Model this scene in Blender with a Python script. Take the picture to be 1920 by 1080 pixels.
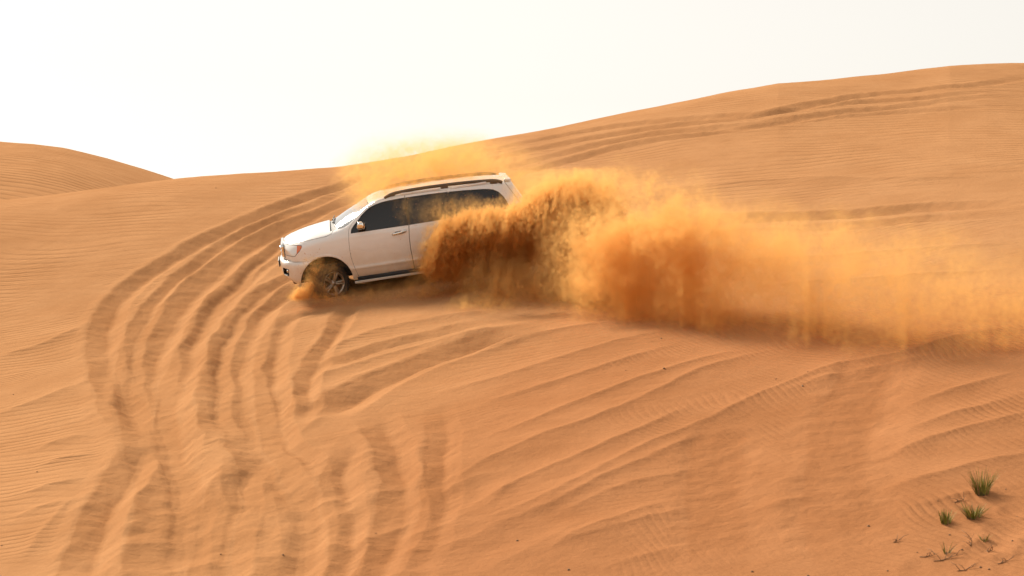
import bpy, bmesh, math, random
import numpy as np
from mathutils import Vector, Matrix

random.seed(7)
scene = bpy.context.scene
COL = scene.collection
for _o in list(bpy.data.objects):
    bpy.data.objects.remove(_o, do_unlink=True)

# ------------------------------------------------------------------ camera, sky, sun, exposure
CAM_Z = 6.0                       # eye height of the photographer above the valley floor
FPX = 3600.0                      # focal length in pixels of the 1920 px wide photograph
cam_data = bpy.data.cameras.new('camera')
cam_data.sensor_width = 36.0
cam_data.lens = 36.0 * FPX / 1920.0
cam_data.clip_start = 0.1
cam_data.clip_end = 9000.0
cam = bpy.data.objects.new('camera', cam_data)
cam.location = (0, 0, CAM_Z)
cam.rotation_euler = (math.radians(90), 0, 0)
COL.objects.link(cam)
scene.camera = cam

SUN_AZ = math.radians(-36)        # from +Y (view direction) towards -X (left): behind the dune, to the left
SUN_EL = math.radians(37)
SUN_DIR = Vector((math.sin(SUN_AZ) * math.cos(SUN_EL), math.cos(SUN_AZ) * math.cos(SUN_EL), math.sin(SUN_EL)))

world = bpy.data.worlds.new('World')
scene.world = world
world.use_nodes = True
wn = world.node_tree.nodes
wl = world.node_tree.links
for n in list(wn):
    wn.remove(n)
sky = wn.new('ShaderNodeTexSky')
sky.sky_type = 'NISHITA'
sky.sun_disc = False
sky.sun_elevation = SUN_EL
sky.sun_rotation = SUN_AZ
sky.altitude = 0
sky.air_density = 1.0
sky.dust_density = 1.0
sky.ozone_density = 1.0
# dust-laden air: nearly colourless, a little cream, and far more even than a clear sky
hsv = wn.new('ShaderNodeHueSaturation')
hsv.inputs['Saturation'].default_value = 0.15
gam = wn.new('ShaderNodeGamma')
gam.inputs['Gamma'].default_value = 0.45
tint = wn.new('ShaderNodeMix'); tint.data_type = 'RGBA'; tint.blend_type = 'MULTIPLY'
tint.inputs['Factor'].default_value = 1.0
tint.inputs['B'].default_value = (1.0, 0.95, 0.875, 1)
bg = wn.new('ShaderNodeBackground')
bg.inputs['Strength'].default_value = 0.15
wo = wn.new('ShaderNodeOutputWorld')
wl.new(sky.outputs[0], hsv.inputs['Color'])
wl.new(hsv.outputs[0], gam.inputs['Color'])
wl.new(gam.outputs[0], tint.inputs['A'])
wl.new(tint.outputs['Result'], bg.inputs['Color'])
wl.new(bg.outputs[0], wo.inputs['Surface'])

sun_data = bpy.data.lights.new('sun', 'SUN')
sun_data.energy = 2.5
sun_data.angle = math.radians(14)
sun_data.color = (1.0, 0.89, 0.74)
sun = bpy.data.objects.new('sun', sun_data)
sun.rotation_euler = SUN_DIR.to_track_quat('Z', 'Y').to_euler()
sun.location = (-40, 40, 60)
COL.objects.link(sun)

scene.view_settings.view_transform = 'Standard'
scene.view_settings.look = 'None'
scene.view_settings.gamma = 1.0
scene.view_settings.exposure = 1.44
scene.view_settings.use_curve_mapping = False
scene.render.engine = 'CYCLES'
scene.cycles.max_bounces = 10
scene.cycles.diffuse_bounces = 3
scene.cycles.glossy_bounces = 3
scene.cycles.transmission_bounces = 4
scene.cycles.volume_bounces = 5
scene.cycles.volume_step_rate = 2.0
scene.cycles.transparent_max_bounces = 12
scene.cycles.use_denoising = True
scene.cycles.use_adaptive_sampling = True
scene.cycles.adaptive_threshold = 0.03
scene.cycles.sample_clamp_indirect = 6.0

# ------------------------------------------------------------------ helpers
def tag(o, label=None, cat=None, group=None, kind=None):
    if label: o['label'] = label
    if cat: o['category'] = cat
    if group: o['group'] = group
    if kind: o['kind'] = kind
    return o

def mesh_obj(name, verts, faces, mat=None, parent=None, smooth=True):
    me = bpy.data.meshes.new(name)
    me.from_pydata([tuple(v) for v in verts], [], [tuple(f) for f in faces])
    if smooth:
        me.polygons.foreach_set('use_smooth', [True] * len(me.polygons))
    me.update()
    o = bpy.data.objects.new(name, me)
    if mat: me.materials.append(mat)
    COL.objects.link(o)
    if parent: o.parent = parent
    return o

def empty(name, loc=(0, 0, 0)):
    o = bpy.data.objects.new(name, None)
    o.location = loc
    o.empty_display_size = 0.2
    COL.objects.link(o)
    return o

def smooth01(t):
    t = np.clip(t, 0, 1)
    return t * t * (3 - 2 * t)

def _hash2(ix, iy, seed):
    h = (ix.astype(np.int64) * 374761393 + iy.astype(np.int64) * 668265263 + seed * 1442695041) & 0xffffffff
    h = ((h ^ (h >> 13)) * 1274126177) & 0xffffffff
    h = h ^ (h >> 16)
    return h

_GA = np.linspace(0, 2 * np.pi, 256, endpoint=False)
_GX, _GY = np.cos(_GA), np.sin(_GA)
def perlin2(x, y, seed=0):
    x0 = np.floor(x); y0 = np.floor(y)
    fx = x - x0; fy = y - y0
    u = fx * fx * fx * (fx * (fx * 6 - 15) + 10); v = fy * fy * fy * (fy * (fy * 6 - 15) + 10)
    def g(ix, iy, dx, dy):
        k = _hash2(ix, iy, seed) & 255
        return _GX[k] * dx + _GY[k] * dy
    n00 = g(x0, y0, fx, fy); n10 = g(x0 + 1, y0, fx - 1, fy)
    n01 = g(x0, y0 + 1, fx, fy - 1); n11 = g(x0 + 1, y0 + 1, fx - 1, fy - 1)
    return (n00 * (1 - u) + n10 * u) * (1 - v) + (n01 * (1 - u) + n11 * u) * v

def new_mat(name):
    m = bpy.data.materials.new(name)
    m.use_nodes = True
    return m, m.node_tree.nodes, m.node_tree.links, m.node_tree.nodes['Principled BSDF']

def plain(name, col, rough=0.5, metal=0.0, spec=0.5, coat=0.0, trans=0.0, ior=1.5, bump=0.0, bscale=60, var=0.0):
    m, n, l, p = new_mat(name)
    p.inputs['Base Color'].default_value = (*col, 1)
    p.inputs['Roughness'].default_value = rough
    p.inputs['Metallic'].default_value = metal
    p.inputs['Specular IOR Level'].default_value = spec
    p.inputs['Coat Weight'].default_value = coat
    p.inputs['Coat Roughness'].default_value = 0.08
    p.inputs['Transmission Weight'].default_value = trans
    p.inputs['IOR'].default_value = ior
    if bump or var:
        tc = n.new('ShaderNodeTexCoord'); nz = n.new('ShaderNodeTexNoise')
        nz.inputs['Scale'].default_value = bscale; nz.inputs['Detail'].default_value = 4
        l.new(tc.outputs['Object'], nz.inputs['Vector'])
        if bump:
            b = n.new('ShaderNodeBump'); b.inputs['Strength'].default_value = bump; b.inputs['Distance'].default_value = 0.01
            l.new(nz.outputs['Fac'], b.inputs['Height']); l.new(b.outputs['Normal'], p.inputs['Normal'])
        if var:
            mx = n.new('ShaderNodeMix'); mx.data_type = 'RGBA'
            mx.inputs['A'].default_value = (*[c * (1 - var) for c in col], 1); mx.inputs['B'].default_value = (*[min(1, c * (1 + var)) for c in col], 1)
            l.new(nz.outputs['Fac'], mx.inputs['Factor']); l.new(mx.outputs['Result'], p.inputs['Base Color'])
    return m

# ------------------------------------------------------------------ the dune: base surface (eye level is z = 0 here, CAM_Z is added at the end)
SKY_PX = np.array([-500, -200, 0, 100, 200, 330, 450, 560, 640, 760, 880, 1040, 1150, 1250, 1350, 1460, 1560, 1650, 1720, 1780, 1850, 1920, 2100, 2500], float)
SKY_PY = np.array([430, 398, 375, 364, 350, 335, 326, 319, 312, 293, 268, 240, 216, 195, 175, 157, 149, 140, 131, 123, 119, 118, 124, 150], float)
SKY_A = (SKY_PX - 960) / FPX
RES = np.zeros(len(SKY_PX))

def crest_y(a):
    return 62 + 22 * np.clip(a, -0.35, 0.35)

def base(x, y):
    a = np.clip(x / np.maximum(y, 1.0), -0.6, 0.6)
    xx = np.clip(x, -40, 40)
    z = -0.29 + 0.145 * (xx + 3.78) + 0.20 * (y - 40)
    z = z + smooth01((y - 36) / 26) * np.interp(a, SKY_A, RES)
    q = np.maximum(0, y - (crest_y(a) - 6))
    z = z - np.where(q < 18, 0.0125 * q * q, 0.0125 * 324 + 0.45 * (q - 18))
    # the valley between the photographer and the dune levels out
    k = 1.2
    lo = -6.0 + 0.02 * np.clip(x, -40, 40)
    m = np.maximum(z, lo)
    near = np.clip(1 - np.abs(z - lo) / k, 0, 1)
    z = m + k * 0.25 * near * near
    z = np.where(y > 60, np.maximum(z, -9.0), z)
    return z

_D = np.linspace(24, 110, 900)
for _it in range(12):
    t = base(SKY_A[:, None] * _D[None, :], np.repeat(_D[None, :], len(SKY_A), 0)) / _D[None, :]
    k = t.argmax(1)
    err = (540 - SKY_PY) / FPX - t.max(1)
    RES += 0.8 * err * _D[k]

def hit(px, py):
    """world x, y where the photograph's pixel looks at the base dune"""
    a = (px - 960) / FPX; tt = (540 - py) / FPX
    d = np.linspace(14, 90, 3000)
    g = base(a * d, d) - tt * d
    i = np.argmax(g > 0)
    if g[i] <= 0: i = int(np.argmax(base(a * d, d) / d))
    return np.array([a * d[i], d[i]])

def world_pt(px, py, d):
    return Vector(((px - 960) / FPX * d, d, CAM_Z + (540 - py) / FPX * d))

def catmull(P, step=0.12):
    P = np.array(P, float)
    P = np.vstack([2 * P[0] - P[1], P, 2 * P[-1] - P[-2]])
    out = []
    for i in range(1, len(P) - 2):
        p0, p1, p2, p3 = P[i - 1], P[i], P[i + 1], P[i + 2]
        n = max(2, int(np.linalg.norm(p2 - p1) / step))
        t = np.linspace(0, 1, n, endpoint=False)[:, None]
        out.append(0.5 * ((2 * p1) + (-p0 + p2) * t + (2 * p0 - 5 * p1 + 4 * p2 - p3) * t ** 2 + (-p0 + 3 * p1 - 3 * p2 + p3) * t ** 3))
    out.append(P[-2][None])
    return np.vstack(out)

# grooves (tyre tracks): (points in the photograph, half width m, depth m, fade of the ends m)
TRACKS = [
    ([(690, 322), (640, 346), (560, 370), (480, 403), (400, 440), (330, 477), (270, 513), (222, 550), (193, 595), (183, 640), (188, 690), (203, 740), (226, 790), (246, 838)], 0.28, 0.12, 1.5),
    ([(246, 830), (235, 870), (212, 915), (190, 960), (165, 1005), (140, 1090), (120, 1180)], 0.30, 0.15, 0.8),
    ([(690, 355), (650, 374), (590, 395), (520, 430), (455, 465), (400, 503), (350, 548), (312, 592), (287, 640), (268, 690), (256, 740), (258, 800), (270, 850), (292, 905), (300, 960), (290, 1020), (280, 1090), (262, 1200)], 0.36, 0.15, 1.5),
    ([(560, 455), (500, 490), (450, 528), (402, 578), (362, 632), (336, 682), (319, 730), (312, 780), (319, 840), (345, 900), (352, 960), (340, 1030), (330, 1120)], 0.26, 0.11, 1.2),
    ([(600, 520), (535, 545), (485, 578), (452, 622), (434, 670), (427, 720), (440, 780), (461, 840), (482, 890), (510, 950), (524, 1010), (520, 1090), (500, 1200)], 0.34, 0.15, 1.2),
    ([(600, 575), (560, 590), (522, 612), (502, 655), (496, 705), (501, 762), (514, 822), (545, 868), (580, 920)], 0.22, 0.12, 0.8),
    ([(455, 850), (427, 905), (411, 960), (399, 1010), (380, 1090), (350, 1180)], 0.30, 0.15, 0.8),
    ([(680, 560), (640, 590), (610, 640), (575, 700), (560, 760), (545, 800)], 0.18, 0.08, 0.8),
    ([(685, 770), (705, 810), (728, 860), (738, 910), (735, 960), (728, 1010), (690, 1090), (640, 1180)], 0.24, 0.10, 1.0),
    ([(640, 830), (628, 890), (630, 950), (640, 1010), (632, 1090), (620, 1180)], 0.20, 0.08, 1.0),
    ([(650, 352), (600, 378), (520, 408), (440, 447), (368, 490), (308, 540), (268, 590), (244, 640), (232, 700), (236, 760), (250, 800)], 0.20, 0.10, 1.5),
    ([(640, 405), (560, 440), (490, 482), (430, 530), (382, 585), (348, 640), (328, 690)], 0.20, 0.09, 1.5),
    ([(600, 488), (520, 528), (460, 572), (420, 622), (398, 680), (388, 740), (396, 800), (420, 850)], 0.20, 0.11, 1.2),
    ([(560, 878), (572, 950), (562, 1020), (545, 1100), (530, 1180)], 0.22, 0.09, 1.0),
    ([(812, 750), (818, 830), (814, 920), (800, 1000), (770, 1090), (740, 1180)], 0.20, 0.055, 1.6),
    ([(455, 905), (470, 960), (462, 1030), (450, 1110)], 0.20, 0.08, 1.0),
    # below the car, swept to the right
    ([(545, 808), (600, 765), (680, 722), (760, 690), (860, 652), (960, 622), (1060, 600)], 0.42, 0.16, 1.0),
    ([(560, 702), (640, 672), (740, 640), (860, 612), (960, 592)], 0.26, 0.09, 1.0),
    # far right, on the upper slope
    ([(760, 318), (880, 288), (1000, 262), (1096, 244), (1192, 231), (1335, 218), (1431, 211), (1527, 194), (1623, 177), (1719, 168), (1838, 157), (1960, 138)], 0.25, 0.12, 6),
    ([(780, 335), (900, 302), (1000, 280), (1096, 259), (1192, 244), (1287, 231), (1407, 218), (1479, 206), (1623, 190), (1750, 181), (1960, 170)], 0.25, 0.12, 6),
    ([(800, 352), (900, 326), (1000, 301), (1096, 275), (1192, 256), (1287, 244), (1431, 230), (1575, 210), (1719, 195), (1960, 182)], 0.25, 0.12, 6),
    ([(820, 370), (920, 342), (1000, 320), (1096, 292), (1192, 268), (1335, 247), (1479, 228), (1623, 213), (1767, 203), (1960, 200)], 0.25, 0.12, 6),
    # behind the dust, right
    ([(1180, 412), (1400, 408), (1600, 400), (1750, 390), (1960, 378)], 0.30, 0.14, 3),
    ([(1400, 432), (1600, 424), (1760, 412), (1960, 402)], 0.28, 0.10, 3),
    # two soft furrows, lower right
    ([(1385, 770), (1352, 830), (1342, 900), (1345, 980), (1350, 1100)], 0.34, 0.07, 2.0),
    ([(1650, 660), (1612, 730), (1582, 800), (1568, 880), (1572, 960), (1600, 1090)], 0.38, 0.08, 2.0),
]
# ridges: (points, height m, width of the steep camera side m, width of the long upper side m, fade m)
RIDGES = [
    ([(545, 825), (640, 765), (720, 718), (790, 692), (900, 660), (1050, 624), (1200, 598)], 0.16, 0.5, 0.35, 1.0),
    ([(585, 672), (640, 645), (720, 618), (830, 597), (960, 578)], 0.12, 0.30, 0.6, 1.0),
    ([(545, 735), (620, 700), (720, 668), (860, 634), (1000, 604)], 0.12, 0.30, 0.4, 1.0),
    ([(760, 748), (900, 722), (1020, 690), (1150, 650), (1290, 612)], 0.16, 0.9, 1.2, 1.5),
    ([(800, 945), (900, 882), (1000, 838), (1120, 795), (1250, 735), (1380, 680), (1520, 640)], 0.22, 0.9, 1.6, 2.0),
    ([(820, 1010), (960, 965), (1080, 916), (1200, 852), (1330, 790), (1450, 738), (1580, 690), (1700, 668), (1800, 640), (1960, 600)], 0.18, 0.7, 1.4, 2.0),
    ([(1020, 985), (1120, 940), (1220, 905), (1330, 888)], 0.10, 0.35, 0.6, 0.8),
    ([(1400, 925), (1470, 905), (1540, 890)], 0.09, 0.35, 0.6, 0.6),
    ([(1390, 965), (1470, 945), (1545, 930)], 0.09, 0.30, 0.5, 0.6),
    ([(1630, 868), (1720, 842), (1820, 812), (1960, 768)], 0.17, 0.60, 0.9, 0.8),
    ([(1630, 922), (1720, 905), (1820, 880), (1960, 842)], 0.15, 0.55, 0.8, 0.8),
    ([(1000, 1035), (1140, 1000), (1280, 960), (1330, 945)], 0.10, 0.40, 0.7, 0.8),
    ([(1600, 700), (1700, 672), (1800, 640), (1960, 610)], 0.06, 0.6, 0.7, 1.0),
    # fine wind streaks fanning down to the left
    ([(830, 690), (960, 650), (1080, 618)], 0.10, 0.22, 0.30, 1.5),
    ([(860, 770), (1000, 735), (1150, 690), (1300, 640)], 0.11, 0.25, 0.35, 1.5),
    ([(880, 840), (1010, 795), (1150, 740), (1300, 690), (1420, 650)], 0.12, 0.25, 0.35, 1.5),
    ([(840, 975), (960, 920), (1080, 868), (1200, 815), (1320, 755)], 0.12, 0.25, 0.35, 1.5),
    ([(900, 1000), (1020, 960), (1140, 905), (1260, 850), (1380, 800)], 0.10, 0.22, 0.30, 1.5),
    ([(960, 1050), (1080, 1010), (1200, 965), (1300, 930)], 0.09, 0.20, 0.28, 1.2),
    ([(1420, 760), (1540, 720), (1660, 690), (1800, 665)], 0.10, 0.25, 0.35, 1.5),
    ([(1650, 780), (1780, 740), (1940, 685)], 0.12, 0.25, 0.35, 1.5),
    ([(1640, 830), (1760, 795), (1940, 732)], 0.11, 0.22, 0.32, 1.5),
    ([(1660, 960), (1780, 935), (1930, 900)], 0.08, 0.20, 0.28, 1.0),
    ([(1100, 1075), (1220, 1040), (1330, 1010)], 0.08, 0.18, 0.26, 1.0),
    ([(30, 1060), (90, 990), (150, 930)], 0.09, 0.18, 0.25, 0.8),
    ([(90, 1070), (140, 1020), (200, 960)], 0.08, 0.18, 0.25, 0.8),
    # left flank
    ([(-40, 680), (60, 655), (130, 625), (180, 598)], 0.14, 0.6, 0.7, 1.0),
    ([(-40, 790), (60, 760), (140, 728), (200, 712)], 0.12, 0.5, 0.6, 1.0),
    ([(60, 850), (110, 828), (180, 815)], 0.10, 0.30, 0.4, 0.5),
    ([(60, 880), (120, 862), (190, 850)], 0.10, 0.30, 0.4, 0.5),
    ([(20, 935), (90, 915), (180, 895)], 0.10, 0.30, 0.4, 0.5),
    ([(10, 975), (80, 955), (160, 945)], 0.10, 0.30, 0.4, 0.5),
    ([(380, 842), (410, 830), (440, 828)], 0.10, 0.25, 0.3, 0.3),
    # behind the dust, right
    ([(1180, 440), (1400, 434), (1600, 428), (1760, 420), (1960, 412)], 0.16, 0.5, 0.6, 3),
    ([(1300, 490), (1500, 490), (1700, 474), (1960, 452)], 0.18, 0.6, 0.7, 2),
    ([(1350, 545), (1600, 528), (1760, 516), (1960, 496)], 0.18, 0.6, 0.7, 2),
    ([(1100, 372), (1300, 352), (1500, 340), (1700, 338), (1960, 330)], 0.20, 1.2, 1.6, 4),
]

def polyline_field(X, Y, pts, reach):
    """signed distance to a polyline (positive towards the camera side), arc length along it, mask of vertices in reach"""
    P = catmull([hit(*p) for p in pts])
    seg = np.diff(P, axis=0); L = np.concatenate([[0], np.cumsum(np.linalg.norm(seg, axis=1))])
    T = np.vstack([seg, seg[-1:]]); T /= np.linalg.norm(T, axis=1)[:, None] + 1e-9
    lo = P.min(0) - reach; hi = P.max(0) + reach
    idx = np.nonzero((X > lo[0]) & (X < hi[0]) & (Y > lo[1]) & (Y < hi[1]))[0]
    dist = np.empty(len(idx)); s = np.empty(len(idx))
    for c in range(0, len(idx), 40000):
        ii = idx[c:c + 40000]
        # coarse pass then refine around the nearest coarse point
        dx = X[ii][:, None] - P[None, ::4, 0]; dy = Y[ii][:, None] - P[None, ::4, 1]
        k = np.argmin(dx * dx + dy * dy, 1) * 4
        best = np.full(len(ii), 1e9); bk = k.copy()
        for o in range(-4, 5):
            kk = np.clip(k + o, 0, len(P) - 1)
            dd = (X[ii] - P[kk, 0]) ** 2 + (Y[ii] - P[kk, 1]) ** 2
            better = dd < best
            best = np.where(better, dd, best); bk = np.where(better, kk, bk)
        ex = X[ii] - P[bk, 0]; ey = Y[ii] - P[bk, 1]
        along = ex * T[bk, 0] + ey * T[bk, 1]
        perp = ex * T[bk, 1] - ey * T[bk, 0]
        over = np.where(((bk == 0) & (along < 0)) | ((bk == len(P) - 1) & (along > 0)), np.abs(along), 0)
        dist[c:c + 40000] = np.sign(perp) * np.sqrt(perp ** 2 + over ** 2)
        s[c:c + 40000] = L[bk] + along
    keep = np.abs(dist) < reach
    return idx[keep], dist[keep], s[keep], L[-1]

def carve(X, Y):
    """height of tracks, ridges and lumps over the base surface; also how disturbed the sand is"""
    Z = np.zeros_like(X); dist = np.zeros_like(X); cover = np.zeros_like(X)
    nearw = smooth01((50 - Y) / 8)
    wx = X + 0.10 * perlin2(X * 0.9, Y * 0.9, 3) + nearw * 0.035 * perlin2(X * 3.3, Y * 3.3, 4)
    wy = Y + 0.10 * perlin2(X * 0.9, Y * 0.9, 5) + nearw * 0.035 * perlin2(X * 3.3, Y * 3.3, 6)
    for pts, h, ws, wl_, fade in RIDGES:
        idx, d, s, L = polyline_field(wx, wy, pts, max(ws, wl_) * 3)
        f = smooth01(s / fade) * smooth01((L - s) / fade)
        hh = 0.38 * h * f * (1 + 0.35 * perlin2(s * 0.7, s * 0 + 9.3, 11))
        de = np.sqrt(d * d + 0.035 ** 2) - 0.035      # a slightly rounded crest
        prof = np.where(d > 0, np.exp(-de / ws * 1.3), np.exp(-de / wl_ * 1.3))
        Z[idx] += hh * (prof + 0.26 * np.exp(-de / 0.07))
    # a wheel rut: a lip on the upper side, a long face falling to the lower side, then a steep rise
    R_ = np.linspace(-3.4, 3.8, 500)
    rut = np.interp(R_, [-3.0, -2.2, -1.30, -1.00, 0.75, 1.15, 2.25, 3.2], [0.0, 0.02, 0.26, 0.22, -0.86, -0.84, 0.10, 0.0])
    kern = np.exp(-(np.arange(-14, 15) / 4.0) ** 2); kern /= kern.sum()
    rut = np.convolve(np.pad(rut, 14, mode='edge'), kern, 'valid')
    groove = np.zeros_like(X)
    for i, (pts, w, h, fade) in enumerate(TRACKS):
        w = w * (0.84 if fade < 2 else 1.0)
        idx, d, s, L = polyline_field(wx, wy, pts, w * 3.4)
        P0, P1 = hit(*pts[0]), hit(*pts[-1])
        q = 1.0 if (P1 - P0) @ np.array([-1.0, -1.0]) > 0 else -1.0
        fe = fade * 2.0 if fade < 2 else fade
        f = smooth01(s / fe) * smooth01((L - s) / fe)
        rough = 0.0 if fade == 6 else 1.0
        hh = (0.50 if fade == 2.0 else 1.15 if fade < 2 else 0.85 if fade == 6 else 0.9) * h * f * (1 + rough * 0.25 * perlin2(s * 0.5, s * 0 + i * 3.7, 21)) * (0.7 + 0.3 * smooth01((Y[idx] - 24) / 4))
        r = -d * q / (w * (1 + rough * 0.3 * perlin2(s * 0.4, s * 0 + i * 1.7, 23)))
        fill = smooth01(0.5 + 1.6 * perlin2(s * 0.35, s * 0 + i * 5.1, 27) + 0.35)      # blown in here and there
        groove[idx] += hh * (0.65 + 0.35 * fill) * np.interp(r, R_, rut)
        u = np.abs(r)
        Z[idx] = Z[idx] * (1 - f * smooth01((1.5 - u) / 0.8) * 0.7)
        dist[idx] = np.maximum(dist[idx], f * smooth01((2.2 - u) / 0.8))
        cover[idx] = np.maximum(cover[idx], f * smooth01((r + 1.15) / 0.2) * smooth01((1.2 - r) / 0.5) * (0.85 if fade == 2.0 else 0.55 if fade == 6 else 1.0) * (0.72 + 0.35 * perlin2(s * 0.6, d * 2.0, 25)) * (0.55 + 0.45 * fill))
    Z += np.maximum(groove, -0.26)
    # general churn in the lower left where many cars have turned
    ch = smooth01((0.5 - X / Y * 2.2 - 0.2) / 0.5) * smooth01((33 - Y) / 8) * smooth01((X / Y + 0.27) / 0.08)
    ridged = 1 - np.abs(perlin2(X * 0.9 + 0.6 * perlin2(X * 0.7, Y * 0.7, 31), Y * 0.75, 33)) * 2
    Z += ch * 0.05 * ridged
    Z += 0.05 * perlin2(X * 0.28, Y * 0.22, 41) + 0.018 * perlin2(X * 0.9, Y * 0.8, 43)
    Z += (0.006 + 0.016 * np.clip(dist + 0.6 * ch, 0, 1)) * perlin2(X * 3.1, Y * 3.1, 45)
    Z += 0.007 * np.clip(dist + 0.5 * ch, 0, 1) * perlin2(X * 8, Y * 8, 47)
    return Z, dist, cover, ch

# footprint hollows round the grass tufts, lower right corner
HOLLOWS = [(1885, 995, 0.17, 0.03), (1870, 1020, 0.15, 0.025), (1850, 1035, 0.18, 0.03), (1905, 1048, 0.16, 0.03), (1875, 1060, 0.17, 0.025), (1800, 1062, 0.2, 0.02), (1740, 1070, 0.2, 0.02), (1900, 960, 0.12, 0.02)]

NA, NR = 880, 860
a_in = np.linspace(-0.315, 0.315, NA)
a_out = 0.315 + np.linspace(0, 1, 46)[1:] ** 1.7 * 1.6
A = np.concatenate([-a_out[::-1], a_in, a_out])
t_in = np.linspace(1 / 20.5, 1 / 74.0, NR)
d_in = 1 / t_in
d_near = np.linspace(1.5, 20.5, 40)[:-1]
d_far = 74 + np.linspace(0, 1, 40)[1:] ** 1.4 * 90
D = np.concatenate([d_near, d_in, d_far])
AA, DD = np.meshgrid(A, D)
X = (AA * DD).ravel(); Y = DD.ravel().copy()
Z0 = base(X, Y)
dz, disturbed, cover, churn = carve(X, Y)
for hx, hy, hr, hd in HOLLOWS:
    c = hit(hx, hy)
    r = np.hypot((X - c[0]) * 1.0, (Y - c[1]) * 0.7) / hr
    dz -= hd * np.exp(-r ** 2) - 0.35 * hd * np.exp(-((r - 1.5) / 0.4) ** 2)
for hx, hy, hr, hd in ((578, 562, .30, .07), (625, 566, .35, .05), (560, 560, .22, .05)):
    c = hit(hx, hy); r = np.hypot(X - c[0], (Y - c[1])) / hr
    dz += hd * np.exp(-r ** 2) * (1 + .4 * perlin2(X * 5, Y * 5, 97))
dz *= smooth01((95 - Y) / 20)
Z = Z0 + dz + CAM_Z
ROW = len(A)

def ground_z(x, y):
    """height of the built dune at a point (from the grid)"""
    d = np.interp(y, D, np.arange(len(D))); a = np.interp(x / y, A, np.arange(len(A)))
    i = int(min(max(d, 0), len(D) - 2)); j = int(min(max(a, 0), len(A) - 2))
    fy = d - i; fx = a - j
    g = lambda r, c: Z[r * ROW + c]
    return (g(i, j) * (1 - fx) + g(i, j + 1) * fx) * (1 - fy) + (g(i + 1, j) * (1 - fx) + g(i + 1, j + 1) * fx) * fy

def grid_mesh(name, X, Y, Z, nrow, ncol, mat, attrs):
    me = bpy.data.meshes.new(name)
    nv = nrow * ncol
    me.vertices.add(nv)
    co = np.empty((nv, 3), np.float32); co[:, 0] = X; co[:, 1] = Y; co[:, 2] = Z
    me.vertices.foreach_set('co', co.ravel())
    r = np.arange(nrow - 1)[:, None] * ncol + np.arange(ncol - 1)[None, :]
    q = np.stack([r, r + 1, r + ncol + 1, r + ncol], -1).reshape(-1, 4).astype(np.int32)
    nf = len(q)
    me.loops.add(nf * 4); me.polygons.add(nf)
    me.loops.foreach_set('vertex_index', q.ravel())
    me.polygons.foreach_set('loop_start', np.arange(0, nf * 4, 4, dtype=np.int32))
    me.polygons.foreach_set('loop_total', np.full(nf, 4, np.int32))
    me.polygons.foreach_set('use_smooth', np.ones(nf, bool))
    for k, v in attrs.items():
        at = me.attributes.new(k, 'FLOAT', 'POINT')
        at.data.foreach_set('value', np.asarray(v, np.float32))
    me.update(calc_edges=True)
    me.materials.append(mat)
    o = bpy.data.objects.new(name, me)
    COL.objects.link(o)
    return o

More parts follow.
